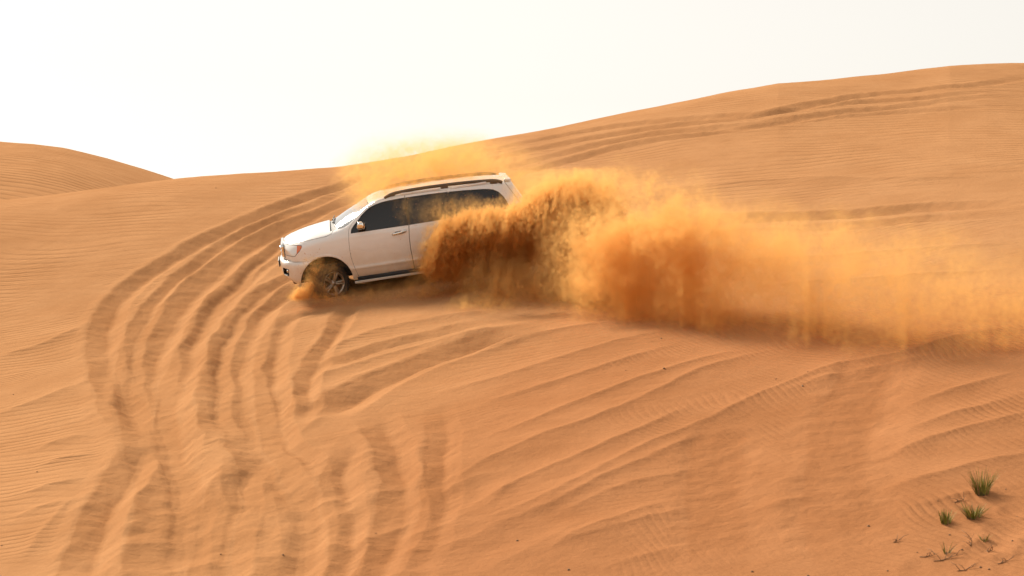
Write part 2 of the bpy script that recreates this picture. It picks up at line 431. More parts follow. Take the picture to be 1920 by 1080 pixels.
# ------------------------------------------------------------------ sand material
def sand_material(name, far=False):
    m, n, l, p = new_mat(name)
    p.inputs['Roughness'].default_value = 0.92
    p.inputs['Specular IOR Level'].default_value = 0.0
    def math_(op, a, b=None, c=None):
        q = n.new('ShaderNodeMath'); q.operation = op
        for i, v in enumerate((a, b, c)):
            if v is None: continue
            if isinstance(v, (int, float)): q.inputs[i].default_value = v
            else: l.new(v, q.inputs[i])
        return q.outputs[0]
    def noise(vec, scale, detail=2.0, rough=0.5, dist=0.0):
        q = n.new('ShaderNodeTexNoise'); q.inputs['Scale'].default_value = scale; q.inputs['Detail'].default_value = detail
        q.inputs['Roughness'].default_value = rough; q.inputs['Distortion'].default_value = dist
        l.new(vec, q.inputs['Vector']); return q.outputs['Fac']
    geo = n.new('ShaderNodeNewGeometry'); pos = geo.outputs['Position']
    def attr(k):
        q = n.new('ShaderNodeAttribute'); q.attribute_name = k; return q.outputs['Fac']
    def ripple(k):
        # the phase of the wind ripples is stored on the mesh; sharpen the crests a little
        ph = attr('phase_' + k)
        v = math_('ADD', math_('MULTIPLY', math_('SINE', ph), 0.5), math_('MULTIPLY', math_('SINE', math_('ADD', math_('MULTIPLY', ph, 2.0), 0.8)), 0.14))
        return math_('MULTIPLY', v, attr('ripple_' + k))
    h = ripple('a')
    if not far:
        h = math_('ADD', h, math_('ADD', ripple('b'), ripple('c')))
    h = math_('ADD', h, math_('MULTIPLY', noise(pos, 11.0, 6.0, 0.68), 0.017))
    b = n.new('ShaderNodeBump'); b.inputs['Strength'].default_value = 1.0; b.inputs['Distance'].default_value = 1.0
    l.new(h, b.inputs['Height']); l.new(b.outputs['Normal'], p.inputs['Normal'])
    # colour: iron-rich quartz sand, paler drifts, redder where the crust is broken
    r = n.new('ShaderNodeValToRGB')
    r.color_ramp.elements[0].position = 0.30; r.color_ramp.elements[0].color = (0.388, 0.190, 0.083, 1)
    r.color_ramp.elements[1].position = 0.72; r.color_ramp.elements[1].color = (0.464, 0.240, 0.111, 1)
    cn = noise(pos, 0.5, 6.0, 0.68)
    l.new(cn, r.inputs['Fac'])
    out = r.outputs['Color']
    if not far:
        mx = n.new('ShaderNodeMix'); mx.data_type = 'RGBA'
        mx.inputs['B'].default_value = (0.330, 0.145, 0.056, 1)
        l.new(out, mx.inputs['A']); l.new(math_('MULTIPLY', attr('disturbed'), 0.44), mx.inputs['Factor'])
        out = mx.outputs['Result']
        my = n.new('ShaderNodeMix'); my.data_type = 'RGBA'; my.blend_type = 'MULTIPLY'; my.inputs['B'].default_value = (0.86, 0.755, 0.72, 1)  # shade below the dust cloud, painted into the sand colour: darker and redder
        l.new(out, my.inputs['A']); l.new(attr('dust_shade'), my.inputs['Factor'])
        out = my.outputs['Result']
    # single grains: dark and pale specks
    g = noise(pos, 120.0, 1.0, 0.7)
    mr = n.new('ShaderNodeMapRange'); mr.inputs['From Min'].default_value = 0.3; mr.inputs['From Max'].default_value = 0.7; mr.inputs['To Min'].default_value = 0.86; mr.inputs['To Max'].default_value = 1.12
    l.new(g, mr.inputs['Value'])
    vm = n.new('ShaderNodeVectorMath'); vm.operation = 'SCALE'; l.new(out, vm.inputs[0]); l.new(mr.outputs[0], vm.inputs['Scale'])
    l.new(vm.outputs[0], p.inputs['Base Color'])
    return m

def ripple_phase(X, Y, angle, lam, warp, wscale, seed):
    c, q = math.cos(angle), math.sin(angle)
    u = X * c - Y * q; v = X * q + Y * c
    w = warp * (perlin2(u * wscale, v * wscale, seed) + 0.5 * perlin2(u * wscale * 2, v * wscale * 2, seed + 1))
    w = w + warp * 0.22 * perlin2(u * wscale * 1.4, v * wscale * 4.5, seed + 2)
    return (v + w) * 2 * math.pi / lam

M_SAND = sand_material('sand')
M_SAND_FAR = sand_material('sand_far', far=True)

und = np.clip(1 - 1.1 * disturbed, 0, 1)
lower_right = smooth01((X / Y - 0.02 - 0.10 * perlin2(X * 0.3, Y * 0.3, 61)) / 0.10) * smooth01((34.5 - Y) / 4)
left_up = 1 - lower_right
soft = np.zeros_like(X)
patch = smooth01(0.5 + 1.3 * perlin2(X * 0.45, Y * 0.35, 63))
ripple_a = 0.0105 * und * left_up * (1 - 0.55 * smooth01((X / Y + 0.16) / 0.1)) * (1 - 0.85 * churn) * (0.15 + 0.85 * patch) * smooth01((52 - Y) / 12)
ripple_b = 0.014 * und * lower_right * (0.25 + 0.75 * smooth01(0.5 + 1.6 * perlin2(X * 0.5, Y * 0.5, 65)))
ripple_c = 0.015 * und * smooth01((Y - 38) / 10) * (0.3 + 0.7 * patch)
dune = grid_mesh('dune_slope', X, Y, Z, len(D), len(A), M_SAND, {'disturbed': cover, 'dust_shade': smooth01((37.5 - Y + 5 * perlin2(X * 0.12, Y * 0.12, 91)) / 9) * smooth01((X / Y + 0.14 + 0.08 * perlin2(X * 0.2, Y * 0.2, 93)) / 0.16), 'ripple_a': ripple_a, 'ripple_b': ripple_b, 'ripple_c': ripple_c,
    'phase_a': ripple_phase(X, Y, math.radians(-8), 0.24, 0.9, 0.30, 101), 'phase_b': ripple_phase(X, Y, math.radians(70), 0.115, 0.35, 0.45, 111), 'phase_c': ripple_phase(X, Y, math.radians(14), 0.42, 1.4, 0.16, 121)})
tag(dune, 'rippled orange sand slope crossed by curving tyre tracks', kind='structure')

# far dune, left
FA = np.linspace(-0.62, 0.2, 260); FD = np.concatenate([np.linspace(84, 140, 160), np.linspace(142, 200, 12)])
FAA, FDD = np.meshgrid(FA, FD)
FX = (FAA * FDD).ravel(); FY = FDD.ravel()
f_px = np.array([-1200, -600, -250, -80, 0, 60, 120, 200, 270, 330, 420, 600, 1000, 1700], float)
f_py = np.array([330, 270, 248, 256, 264, 268, 277, 297, 318, 337, 372, 450, 560, 640], float)
f_t = np.interp(FX / FY, (f_px - 960) / FPX, (540 - f_py) / FPX)
yc = 124.0
qq = FY - yc
FZ = f_t * np.maximum(yc, 1) + np.where(qq < 0, 0.24 * qq + 0.0 * qq, -0.0)
FZ = f_t * FY - 0.0085 * np.where(qq < 0, np.abs(qq) ** 1.35 * 3.2, 0) - np.where(qq > 0, 0.012 * qq ** 2, 0)
FZ += 0.35 * perlin2(FX * 0.05, FY * 0.05, 71) + 0.10 * perlin2(FX * 0.2, FY * 0.15, 73)
FZ = np.maximum(FZ, -9.0)
far_dune = grid_mesh('dune_far', FX, FY, FZ + CAM_Z, len(FD), len(FA), M_SAND_FAR, {'ripple_a': np.full(len(FX), 0.05), 'phase_a': ripple_phase(FX, FY, math.radians(20), 0.95, 3.0, 0.06, 131)})
tag(far_dune, 'smooth far dune with a rounded crest at the left', kind='structure')

# desert floor out to the horizon
GR = np.concatenate([[0.0], np.geomspace(6, 6000, 70)]); GT = np.linspace(0, 2 * np.pi, 97)
GRR, GTT = np.meshgrid(GR, GT, indexing='ij')
GX = (GRR * np.cos(GTT)).ravel(); GY = (GRR * np.sin(GTT)).ravel()
gfar = smooth01((np.hypot(GX, GY) - 200) / 300)
GZ = -9.5 + gfar * (2.0 * perlin2(GX * 0.006, GY * 0.009, 81) + 1.0 * perlin2(GX * 0.02, GY * 0.03, 83))
ground = grid_mesh('ground', GX, GY, GZ + CAM_Z, len(GR), len(GT), M_SAND_FAR, {})
tag(ground, 'sand floor of the desert out to the horizon', kind='structure')

# ------------------------------------------------------------------ the car (local axes: x forward, y left, z up; origin at the front hub line)
def car_paint():
    m, n, l, p = new_mat('white_pearl_paint')
    tc = n.new('ShaderNodeTexCoord'); sp = n.new('ShaderNodeSeparateXYZ'); l.new(tc.outputs['Object'], sp.inputs[0])
    nz = n.new('ShaderNodeTexNoise'); nz.inputs['Scale'].default_value = 3.2; nz.inputs['Detail'].default_value = 6; nz.inputs['Roughness'].default_value = 0.65
    l.new(tc.outputs['Object'], nz.inputs['Vector'])
    ad = n.new('ShaderNodeMath'); ad.operation = 'MULTIPLY_ADD'; ad.inputs[1].default_value = 0.55; l.new(nz.outputs['Fac'], ad.inputs[0]); l.new(sp.outputs['Z'], ad.inputs[2])
    mr = n.new('ShaderNodeMapRange'); mr.inputs['From Min'].default_value = 1.0; mr.inputs['From Max'].default_value = 0.30; mr.inputs['To Min'].default_value = 0.02; mr.inputs['To Max'].default_value = 0.78
    l.new(ad.outputs[0], mr.inputs['Value'])
    mx = n.new('ShaderNodeMix'); mx.data_type = 'RGBA'
    mx.inputs['A'].default_value = (0.80, 0.795, 0.78, 1); mx.inputs['B'].default_value = (0.56, 0.39, 0.23, 1)     # blown sand sticking to the lower panels
    l.new(mr.outputs[0], mx.inputs['Factor']); l.new(mx.outputs['Result'], p.inputs['Base Color'])
    rr = n.new('ShaderNodeMapRange'); rr.inputs['To Min'].default_value = 0.22; rr.inputs['To Max'].default_value = 0.45; l.new(mr.outputs[0], rr.inputs['Value'])
    l.new(rr.outputs[0], p.inputs['Roughness'])
    p.inputs['Coat Weight'].default_value = 0.8; p.inputs['Coat Roughness'].default_value = 0.06
    return m
M_PAINT = car_paint()
M_GLASS = plain('tinted_glass', (0.010, 0.0085, 0.008), rough=0.04, spec=0.5, ior=1.5)
M_WIND = plain('windscreen_glass', (0.10, 0.105, 0.11), rough=0.03, spec=1.0, coat=1.0, ior=1.7)
M_BLACK = plain('black_plastic', (0.018, 0.017, 0.016), rough=0.55, bump=0.15, bscale=90, var=0.3)
M_GAP = plain('panel_gap_shadow_rubber', (0.02, 0.018, 0.016), rough=0.8)
M_CHROME = plain('chrome', (0.78, 0.76, 0.72), rough=0.12, metal=1.0)
M_RUBBER = plain('tyre_rubber', (0.045, 0.033, 0.023), rough=0.85, bump=0.5, bscale=40, var=0.5)
M_RIM = plain('alloy', (0.38, 0.32, 0.26), rough=0.35, metal=0.9, bump=0.05, bscale=30, var=0.2)
M_RIMDARK = plain('brake_dust', (0.05, 0.036, 0.026), rough=0.7, var=0.4, bscale=20)
M_LAMP = plain('headlamp_lens', (0.74, 0.72, 0.68), rough=0.06, spec=0.6, coat=1.0)
M_REFL = plain('lamp_reflector', (0.85, 0.83, 0.80), rough=0.15, metal=1.0)
M_AMBER = plain('amber_lens', (0.72, 0.16, 0.03), rough=0.08, coat=1.0)
M_RED = plain('red_lens', (0.45, 0.02, 0.015), rough=0.08, coat=1.0)
M_RAIL = plain('rail_anodised', (0.10, 0.075, 0.055), rough=0.4, metal=0.3)
M_TRIM = plain('satin_trim', (0.50, 0.45, 0.38), rough=0.3, coat=0.5)
M_PLATE = plain('plate_white', (0.7, 0.69, 0.66), rough=0.4)

I = lambda x, t: np.interp(x, [p[0] for p in t], [p[1] for p in t])
T_PLAN = [(-4.36, .900), (-4.1, .948), (-3.6, .985), (-2.0, 1.0), (-.5, .995), (.3, .975), (.6, .955), (.92, .925)]
T_PROF = [(-.06, .925), (0, .952), (.08, .980), (.15, .992), (.185, 1.006), (.205, 1.016), (.245, .998), (.30, .994), (.42, .999), (.60, 1.0), (.75, .993), (.88, .976), (.95, .957), (1.1, .93)]
T_ZT = [(-4.36, 1.54), (-3.98, 1.575), (-3.7, 1.60), (-3.2, 1.625), (-2.4, 1.64), (-1.6, 1.615), (-1.2, 1.56), (-.95, 1.48), (-.55, 1.315), (-.27, 1.165), (-.2, 1.145), (.07, 1.115), (.3, 1.078), (.53, 1.028), (.72, .975), (.84, .93), (.90, .89), (.92, .85)]
T_ZR = [(-4.36, 1.46), (-3.98, 1.50), (-3.7, 1.525), (-3.2, 1.55), (-2.26, 1.575), (-1.71, 1.578), (-1.36, 1.555), (-1.15, 1.515), (-.935, 1.42), (-.708, 1.24), (-.52, 1.09), (-.4, 1.045), (-.27, 1.02), (0, .97), (.3, .935), (.5, .90), (.7, .86), (.85, .80), (.92, .75)]
T_WR = [(-4.36, .70), (-3.9, .715), (-3.2, .73), (-1.4, .735), (-1.15, .745), (-.935, .785), (-.708, .83), (-.52, .87), (-.3, .885), (.3, .87), (.6, .85), (.92, .80)]
def _sm(t, n=3, it=60):
    """resample a table finely and smooth it so that the loft has no kinks"""
    x = np.linspace(t[0][0], t[-1][0], 240); y = np.interp(x, [p[0] for p in t], [p[1] for p in t])
    for _ in range(it):
        y[1:-1] = 0.25 * y[:-2] + 0.5 * y[1:-1] + 0.25 * y[2:]
    return list(zip(x, y))
T_PLAN = _sm(T_PLAN); T_ZR = _sm(T_ZR, it=12); T_WR = _sm(T_WR, it=30)
T_ZT = _sm(T_ZT, it=5)
NL, NG, NT = 40, 10, 14

def section(x):
    zr, zt, wr = I(x, T_ZR), I(x, T_ZT), I(x, T_WR)
    zsh = min(.95, zr - .09)
    z = np.linspace(-.02, zsh, NL)
    y = I(x, T_PLAN) * I(z, T_PROF)
    t = np.linspace(0, 1, NG + 1)[1:]
    gy = y[-1] + (wr - y[-1]) * t; gz = zsh + (zr - zsh) * t
    gy = gy + 0.012 * np.sin(np.pi * t) * min(1, (zr - zsh) / .4)
    u = np.linspace(0, 1, NT + 1)[1:] ** 1.15
    ty = wr * (1 - u); tz = zr + (zt - zr) * (1 - (ty / wr) ** 2.3)
    P = np.stack([np.concatenate([y, gy, ty]), np.concatenate([z, gz, tz])], 1)
    for _ in range(4):
        Q = P.copy(); Q[1:-1] = 0.25 * P[:-2] + 0.5 * P[1:-1] + 0.25 * P[2:]
        P[NL - 3:-1] = Q[NL - 3:-1]
    return P

def shape_x(x, y, z):
    r = float(smooth01((x - .35) / .57))
    xx = x - r * .24 * (abs(y) / .95) ** 3.2
    if x < -3.5:
        xr = float(I(z, [(0, -4.32), (.45, -4.38), (.6, -4.33), (1.0, -4.33), (1.5, -4.05), (1.6, -4.02)]))
        xx = -3.5 + (x + 3.5) * (xr + 3.5) / (-.86)
        k = float(smooth01((-3.9 - x) / .46))
        xx += k * .10 * (abs(y) / .9) ** 4
    return xx

def build_shell():
    xs = np.concatenate([np.linspace(-4.36, -3.5, 20)[:-1], np.linspace(-3.5, -.4, 56)[:-1], np.linspace(-.4, .35, 18)[:-1], np.linspace(.35, .92, 18)])
    secs = [section(x) for x in xs]
    bm = bmesh.new()
    grid = []
    for x, P in zip(xs, secs):
        row = [bm.verts.new((shape_x(x, y, z), y, z)) for y, z in P]
        row += [bm.verts.new((shape_x(x, y, z), -y, z)) for y, z in P[-2::-1]]
        grid.append(row)
    n = len(grid[0])
    for i in range(len(grid) - 1):
        for j in range(n - 1):
            bm.faces.new((grid[i][j], grid[i + 1][j], grid[i + 1][j + 1], grid[i][j + 1]))
    # end caps, built as rows from side to side
    for gi, x, flip in ((0, xs[0], 1), (len(grid) - 1, xs[-1], 0)):
        row = grid[gi]; P = secs[gi]
        K = 14
        lines = []
        for j in range(len(P)):
            l_, r_ = row[j], row[n - 1 - j]
            if j == len(P) - 1:
                lines.append([l_] * (K + 1)); continue
            line = [l_]
            for k in range(1, K):
                y = P[j][0] * (1 - 2 * k / K)
                line.append(bm.verts.new((shape_x(x, y, P[j][1]), y, P[j][1])))
            line.append(r_); lines.append(line)
        for j in range(len(P) - 1):
            for k in range(K):
                q = [lines[j][k], lines[j + 1][k], lines[j + 1][k + 1], lines[j][k + 1]]
                q = list(dict.fromkeys(q))
                if flip: q.reverse()
                if len(q) > 2:
                    try: bm.faces.new(q)
                    except ValueError: pass
    bmesh.ops.recalc_face_normals(bm, faces=bm.faces[:])
    return bm

def cut(bm, poly, pred, axis='y', closed=True):
    """split the faces that pass pred along the segments of an outline seen along the given axis"""
    ia, ib = (0, 2) if axis == 'y' else (0, 1)
    n = len(poly)
    U0, U1 = min(p[0] for p in poly), max(p[0] for p in poly); V0, V1 = min(p[1] for p in poly), max(p[1] for p in poly)
    def box(f):
        us = [v.co[ia] for v in f.verts]; vs = [v.co[ib] for v in f.verts]
        return min(us), max(us), min(vs), max(vs)
    cand = {}
    for f in bm.faces:
        b = box(f)
        if b[1] < U0 or b[0] > U1 or b[3] < V0 or b[2] > V1 or not pred(f): continue
        cand[f] = b
    for i in range(n if closed else n - 1):
        a = poly[i]; b = poly[(i + 1) % n]
        lo = (min(a[0], b[0]) - 1e-4, min(a[1], b[1]) - 1e-4); hi = (max(a[0], b[0]) + 1e-4, max(a[1], b[1]) + 1e-4)
        fs = [f for f, q in cand.items() if not (q[1] < lo[0] or q[0] > hi[0] or q[3] < lo[1] or q[2] > hi[1])]
        if not fs: continue
        co = [0, 0, 0]; co[ia] = a[0]; co[ib] = a[1]
        no = [0, 0, 0]; no[ia] = b[1] - a[1]; no[ib] = -(b[0] - a[0])
        if Vector(no).length < 1e-9: continue
        ed = list({e for f in fs for e in f.edges}); vv = list({v for f in fs for v in f.verts})
        for f in fs: del cand[f]
        r = bmesh.ops.bisect_plane(bm, geom=vv + ed + fs, dist=1e-5, plane_co=co, plane_no=Vector(no).normalized())
        for g in r['geom']:
            if isinstance(g, bmesh.types.BMFace) and g.is_valid: cand[g] = box(g)
        for f in fs:
            if f.is_valid and f not in cand: cand[f] = box(f)

def inside(p, poly):
    x, y = p; c = False; n = len(poly); j = n - 1
    for i in range(n):
        xi, yi = poly[i]; xj, yj = poly[j]
        if (yi > y) != (yj > y) and x < (xj - xi) * (y - yi) / (yj - yi) + xi: c = not c
        j = i
    return c

def offset_poly(poly, d):
    """grow (d > 0) or shrink a closed outline"""
    P = np.array(poly, float)
    area = 0.5 * np.sum(P[:, 0] * np.roll(P[:, 1], -1) - np.roll(P[:, 0], -1) * P[:, 1])
    sgn = 1 if area > 0 else -1
    out = []
    for i in range(len(P)):
        e1 = P[i] - P[i - 1]; e2 = P[(i + 1) % len(P)] - P[i]
        n1 = np.array([e1[1], -e1[0]]) / (np.linalg.norm(e1) + 1e-9); n2 = np.array([e2[1], -e2[0]]) / (np.linalg.norm(e2) + 1e-9)
        b = n1 + n2; b /= max(1e-6, np.dot(b, b)) / 2
        out.append(tuple(P[i] + sgn * d * np.clip(b, -2, 2)))
    return out

def arc(cx, cz, r, a0, a1, n):
    return [(cx + r * math.cos(a), cz + r * math.sin(a)) for a in np.linspace(a0, a1, n)]

FA_C = (0.085, 0.0, 0.555); RA_C = (-3.06, 0.0, 0.535)
P_ARCH_F = [(FA_C[0] + FA_C[2], -.3)] + arc(*FA_C, 0, math.pi, 25) + [(FA_C[0] - FA_C[2], -.3)]
P_ARCH_R = [(RA_C[0] + RA_C[2], -.3)] + arc(*RA_C, 0, math.pi, 25) + [(RA_C[0] - RA_C[2], -.3)]
P_BUMP_F = [(.30, -.3), (.30, .47), (.46, .498), (.69, .524), (.86, .55), (1.3, .56), (1.3, -.3)]
G_TOP = [(-.575, 1.02), (-.64, 1.09), (-.734, 1.178), (-.83, 1.27), (-.923, 1.342), (-1.02, 1.398), (-1.139, 1.438), (-1.26, 1.463), (-1.396, 1.478), (-1.7, 1.490)]
P_WIN_F = [(-.558, .955)] + G_TOP + [(-1.755, 1.490), (-1.745, .955)]
P_WIN_R = [(-1.785, .955), (-1.795, 1.490), (-2.256, 1.488), (-2.66, 1.478), (-2.74, .962)]
P_WIN_Q = [(-2.79, .964), (-2.71, 1.476), (-3.0, 1.462), (-3.39, 1.431), (-3.53, 1.413), (-3.62, 1.390), (-3.72, 1.33), (-3.80, 1.235), (-3.86, 1.12), (-3.90, 1.02), (-3.88, .985), (-3.82, .972), (-3.456, .968)]
P_DOOR_F = [(-.500, .30), (-.475, .45), (-.469, .646), (-.478, .80), (-.497, .955), (-.515, 1.035), (-.60, 1.138), (-.708, 1.240), (-.82, 1.345), (-.935, 1.420), (-1.04, 1.475), (-1.151, 1.507), (-1.358, 1.532), (-1.713, 1.548),
            (-1.772, 1.548), (-1.765, .956), (-1.735, .70), (-1.728, .466), (-1.738, .25), (-1.752, .022), (-.575, .022), (-.54, .15)]
P_DOOR_R = [(-1.752, .022), (-1.738, .25), (-1.728, .466), (-1.735, .70), (-1.765, .956), (-1.772, 1.548), (-2.256, 1.545), (-2.62, 1.536), (-2.66, 1.51), (-2.70, 1.40), (-2.775, .96), (-2.79, .75), (-2.76, .60), (-2.64, .49), (-2.545, .36), (-2.49, .20), (-2.47, .022)]
P_HEAD = [(.818, .866), (.508, .835), (.505, .815), (.555, .745), (.672, .642), (.855, .652), (1.0, .66), (1.0, .87)]
P_SIGNAL = [(.60, .845), (.508, .835), (.505, .815), (.555, .745), (.63, .68), (.615, .76)]
P_HOOD = [(.855, .905), (.669, .880), (.503, .905), (.25, .935), (-.019, .955), (-.135, .995), (-.20, 1.045), (-.235, 1.30), (1.2, 1.30), (1.2, .905)]
P_TAIL = [(-4.155, 1.03), (-4.205, .93), (-4.225, .62), (-4.6, .60), (-4.6, 1.06)]
P_GATE = [(-3.905, 1.70), (-3.905, 1.50), (-4.05, 1.235), (-4.19, .97), (-4.23, .60), (-4.24, .42), (-4.8, .42), (-4.8, 1.70)]
P_BUMP_R = [(-3.55, -.3), (-3.55, .36), (-3.9, .40), (-4.24, .41), (-4.8, .41), (-4.8, -.3)]
P_COWL = [(-.13, .78), (-.285, .80), (-.215, .4), (-.20, 0), (-.215, -.4), (-.285, -.80), (-.13, -.78), (-.145, 0)]
wsx = np.linspace(-.30, -1.0, 9)
ws_edge = [(float(x), float(I(x, T_WR)) - .055) for x in wsx]
P_WIND = [(-.30, .80), (-.235, .4), (-.22, 0), (-.235, -.4), (-.30, -.80)] + [(x, -y) for x, y in ws_edge[1:]] + [(-.985, -.45), (-.965, 0), (-.985, .45)] + ws_edge[:0:-1]

P_POST1 = [(-1.74, .957), (-1.75, 1.489), (-1.80, 1.489), (-1.79, .957)]
P_POST2 = [(-2.735, .963), (-2.655, 1.477), (-2.715, 1.475), (-2.795, .965)]
side = lambda f: abs(f.normal.y) > 0.35 and abs(f.calc_center_median().y) > .5
sidey = lambda f: abs(f.calc_center_median().y) > .45
anyf = lambda f: True
topf = lambda f: f.normal.z > 0.15 and f.calc_center_median().z > .9
GAPW = .0065

def make_car():
    root = empty('suv')
    bm = build_shell()
    bm.normal_update()
    # cut all outlines into the shell
    cut(bm, P_ARCH_F, sidey); cut(bm, P_ARCH_R, sidey); cut(bm, P_BUMP_F, anyf)
    for P in (P_WIN_F, P_WIN_R, P_WIN_Q):
        cut(bm, P, side); cut(bm, offset_poly(P, .012), side)
    for P in (P_POST1, P_POST2): cut(bm, P, side)
    for P in (P_DOOR_F, P_DOOR_R):
        cut(bm, offset_poly(P, -GAPW), side); cut(bm, P, side)
    headf = lambda f: abs(f.calc_center_median().y) > .50 and f.calc_center_median().x > .4
    cut(bm, P_HEAD, headf); cut(bm, offset_poly(P_HEAD, .010), headf); cut(bm, P_SIGNAL, headf)
    hoodf = lambda f: f.calc_center_median().x > -.4 and f.calc_center_median().z > .8
    cut(bm, P_HOOD, hoodf); cut(bm, offset_poly(P_HOOD, .010), hoodf)
    cut(bm, P_TAIL, sidey)
    cut(bm, P_GATE, anyf); cut(bm, offset_poly(P_GATE, .012), anyf)
    cut(bm, P_BUMP_R, anyf)
    cut(bm, P_COWL, topf, 'z'); cut(bm, P_WIND, topf, 'z'); cut(bm, offset_poly(P_WIND, .010), topf, 'z')
    rear_glass = [(-.62, 1.04), (.62, 1.04), (.56, 1.40), (-.56, 1.40)]
    bm.normal_update()
    groups = {}
    o_win = {k: offset_poly(P, .012) for k, P in (('F', P_WIN_F), ('R', P_WIN_R), ('Q', P_WIN_Q))}
    i_df, i_dr = offset_poly(P_DOOR_F, -GAPW), offset_poly(P_DOOR_R, -GAPW)
    o_head, o_hood, o_gate, o_wind = offset_poly(P_HEAD, .010), offset_poly(P_HOOD, .010), offset_poly(P_GATE, .012), offset_poly(P_WIND, .010)
    for f in bm.faces:
        c = f.calc_center_median(); q = (c.x, c.z); pl = (c.x, c.y); s = 'L' if c.y > 0 else 'R'
        key = 'body'
        if sidey(f) and (inside(q, P_ARCH_F) or inside(q, P_ARCH_R)): continue
        if inside(q, P_BUMP_F): continue
        if side(f) and inside(q, P_WIN_F): key = 'winF' + s
        elif side(f) and inside(q, P_WIN_R): key = 'winR' + s
        elif side(f) and inside(q, P_WIN_Q): key = 'winQ' + s
        elif side(f) and any(inside(q, o_win[k]) for k in o_win): key = 'seal' + s
        elif side(f) and (inside(q, P_POST1) or inside(q, P_POST2)): key = 'seal' + s
        elif headf(f) and inside(q, P_SIGNAL): key = 'signal' + s
        elif headf(f) and inside(q, P_HEAD): key = 'head' + s
        elif headf(f) and inside(q, o_head): key = 'gap'
        elif side(f) and inside(q, i_df): key = 'doorF' + s
        elif side(f) and inside(q, i_dr): key = 'doorR' + s
        elif side(f) and (inside(q, P_DOOR_F) or inside(q, P_DOOR_R)): key = 'gap'
        elif topf(f) and inside(pl, P_COWL): key = 'cowl'
        elif topf(f) and inside(pl, P_WIND): key = 'wind'
        elif topf(f) and inside(pl, o_wind): key = 'gap'
        elif hoodf(f) and inside(q, P_HOOD): key = 'hood'
        elif hoodf(f) and inside(q, o_hood): key = 'gap'
        elif sidey(f) and inside(q, P_TAIL) and abs(c.y) > .62: key = 'tail' + s
        elif inside(q, P_GATE):
            key = 'rglass' if (abs(f.normal.x) > .5 and inside((c.y, c.z), rear_glass)) else 'gate'
        elif inside(q, o_gate): key = 'gap'
        elif inside(q, P_BUMP_R): key = 'rbump'
        groups.setdefault(key, []).append(f)

    def pick(key, name, mat, parent, push=0.0, thick=0.02, lip=True):
        """one panel as a mesh of its own, with returned edges so that it has thickness"""
        fs = groups.get(key, [])
        if not fs: return None
        nb = bmesh.new(); mp = {}
        for f in fs:
            vs = []
            for v in f.verts:
                if v.index not in mp:
                    mp[v.index] = nb.verts.new(v.co - v.normal * push)
                vs.append(mp[v.index])
            try: nb.faces.new(vs)
            except ValueError: pass
        nb.normal_update()
        for f in nb.faces: f.smooth = True
        if lip:
            be = [e for e in nb.edges if e.is_boundary]
            src = {}
            for vi, nv in mp.items(): src[nv] = bm.verts[vi].normal
            inner = {}
            for e in be:
                for v in e.verts:
                    if v not in inner: inner[v] = nb.verts.new(v.co - src[v] * thick)
            for e in be:
                lf = e.link_loops[0]
                a, b = lf.vert, lf.link_loop_next.vert
                f = nb.faces.new((b, a, inner[a], inner[b])); f.smooth = False
            for e in be: e.smooth = False
        me = bpy.data.meshes.new(name); nb.to_mesh(me); nb.free()
        o = bpy.data.objects.new(name, me); me.materials.append(mat); COL.objects.link(o)
        o.parent = parent
        return o
    bm.verts.ensure_lookup_table(); bm.verts.index_update()
    pick('body', 'body', M_PAINT, root)
    pick('gap', 'panel_gap', M_GAP, root, push=.014, lip=False)
    for s in 'LR':
        d1 = pick('doorF' + s, 'door', M_PAINT, root); d2 = pick('doorR' + s, 'door', M_PAINT, root)
        pick('winF' + s, 'window', M_GLASS, d1, push=.008); pick('winR' + s, 'window', M_GLASS, d2, push=.008)
        pick('winQ' + s, 'quarter_window', M_GLASS, root, push=.008)
        pick('seal' + s, 'window_seal', M_BLACK, root, push=.004, lip=False)
        hl = pick('head' + s, 'headlight', M_LAMP, root, push=.004)
        pick('signal' + s, 'turn_signal', M_AMBER, hl, push=.004)
        pick('tail' + s, 'tail_light', M_RED, root, push=-.004)
        sg = 1 if s == 'L' else -1
        for d, x0 in ((d1, -1.54), (d2, -2.58)):
            handle(d, x0, sg)
    pick('hood', 'hood', M_PAINT, root); pick('cowl', 'cowl', M_BLACK, root, push=.03)
    pick('wind', 'windshield', M_WIND, root, push=.004)
    gate = pick('gate', 'tailgate', M_PAINT, root); pick('rglass', 'rear_window', M_GLASS, gate, push=.006)
    pick('rbump', 'rear_bumper', M_PAINT, root)
    bm.free()
    return root

def W_side(x, z):
    return float(I(x, T_PLAN) * I(z, T_PROF))

def box_bm(bm, c, s, rot=None, bev=0.0):
    r = bmesh.ops.create_cube(bm, size=1.0)
    vs = r['verts']
    for v in vs: v.co = Vector((v.co.x * s[0], v.co.y * s[1], v.co.z * s[2]))
    if bev:
        es = list({e for v in vs for e in v.link_edges})
        rb = bmesh.ops.bevel(bm, geom=es, offset=bev, segments=2, affect='EDGES', profile=0.6)
        vs = list({v for f in rb['faces'] for v in f.verts} | {v for v in vs if v.is_valid})
    for v in vs:
        v.co = (rot @ v.co if rot else v.co) + Vector(c)
    return vs

def bm_obj(name, bm, mat, parent, smooth=True):
    me = bpy.data.meshes.new(name)
    for f in bm.faces: f.smooth = smooth
    bm.normal_update(); bm.to_mesh(me); bm.free()
    o = bpy.data.objects.new(name, me); me.materials.append(mat); COL.objects.link(o)
    if parent: o.parent = parent
    return o

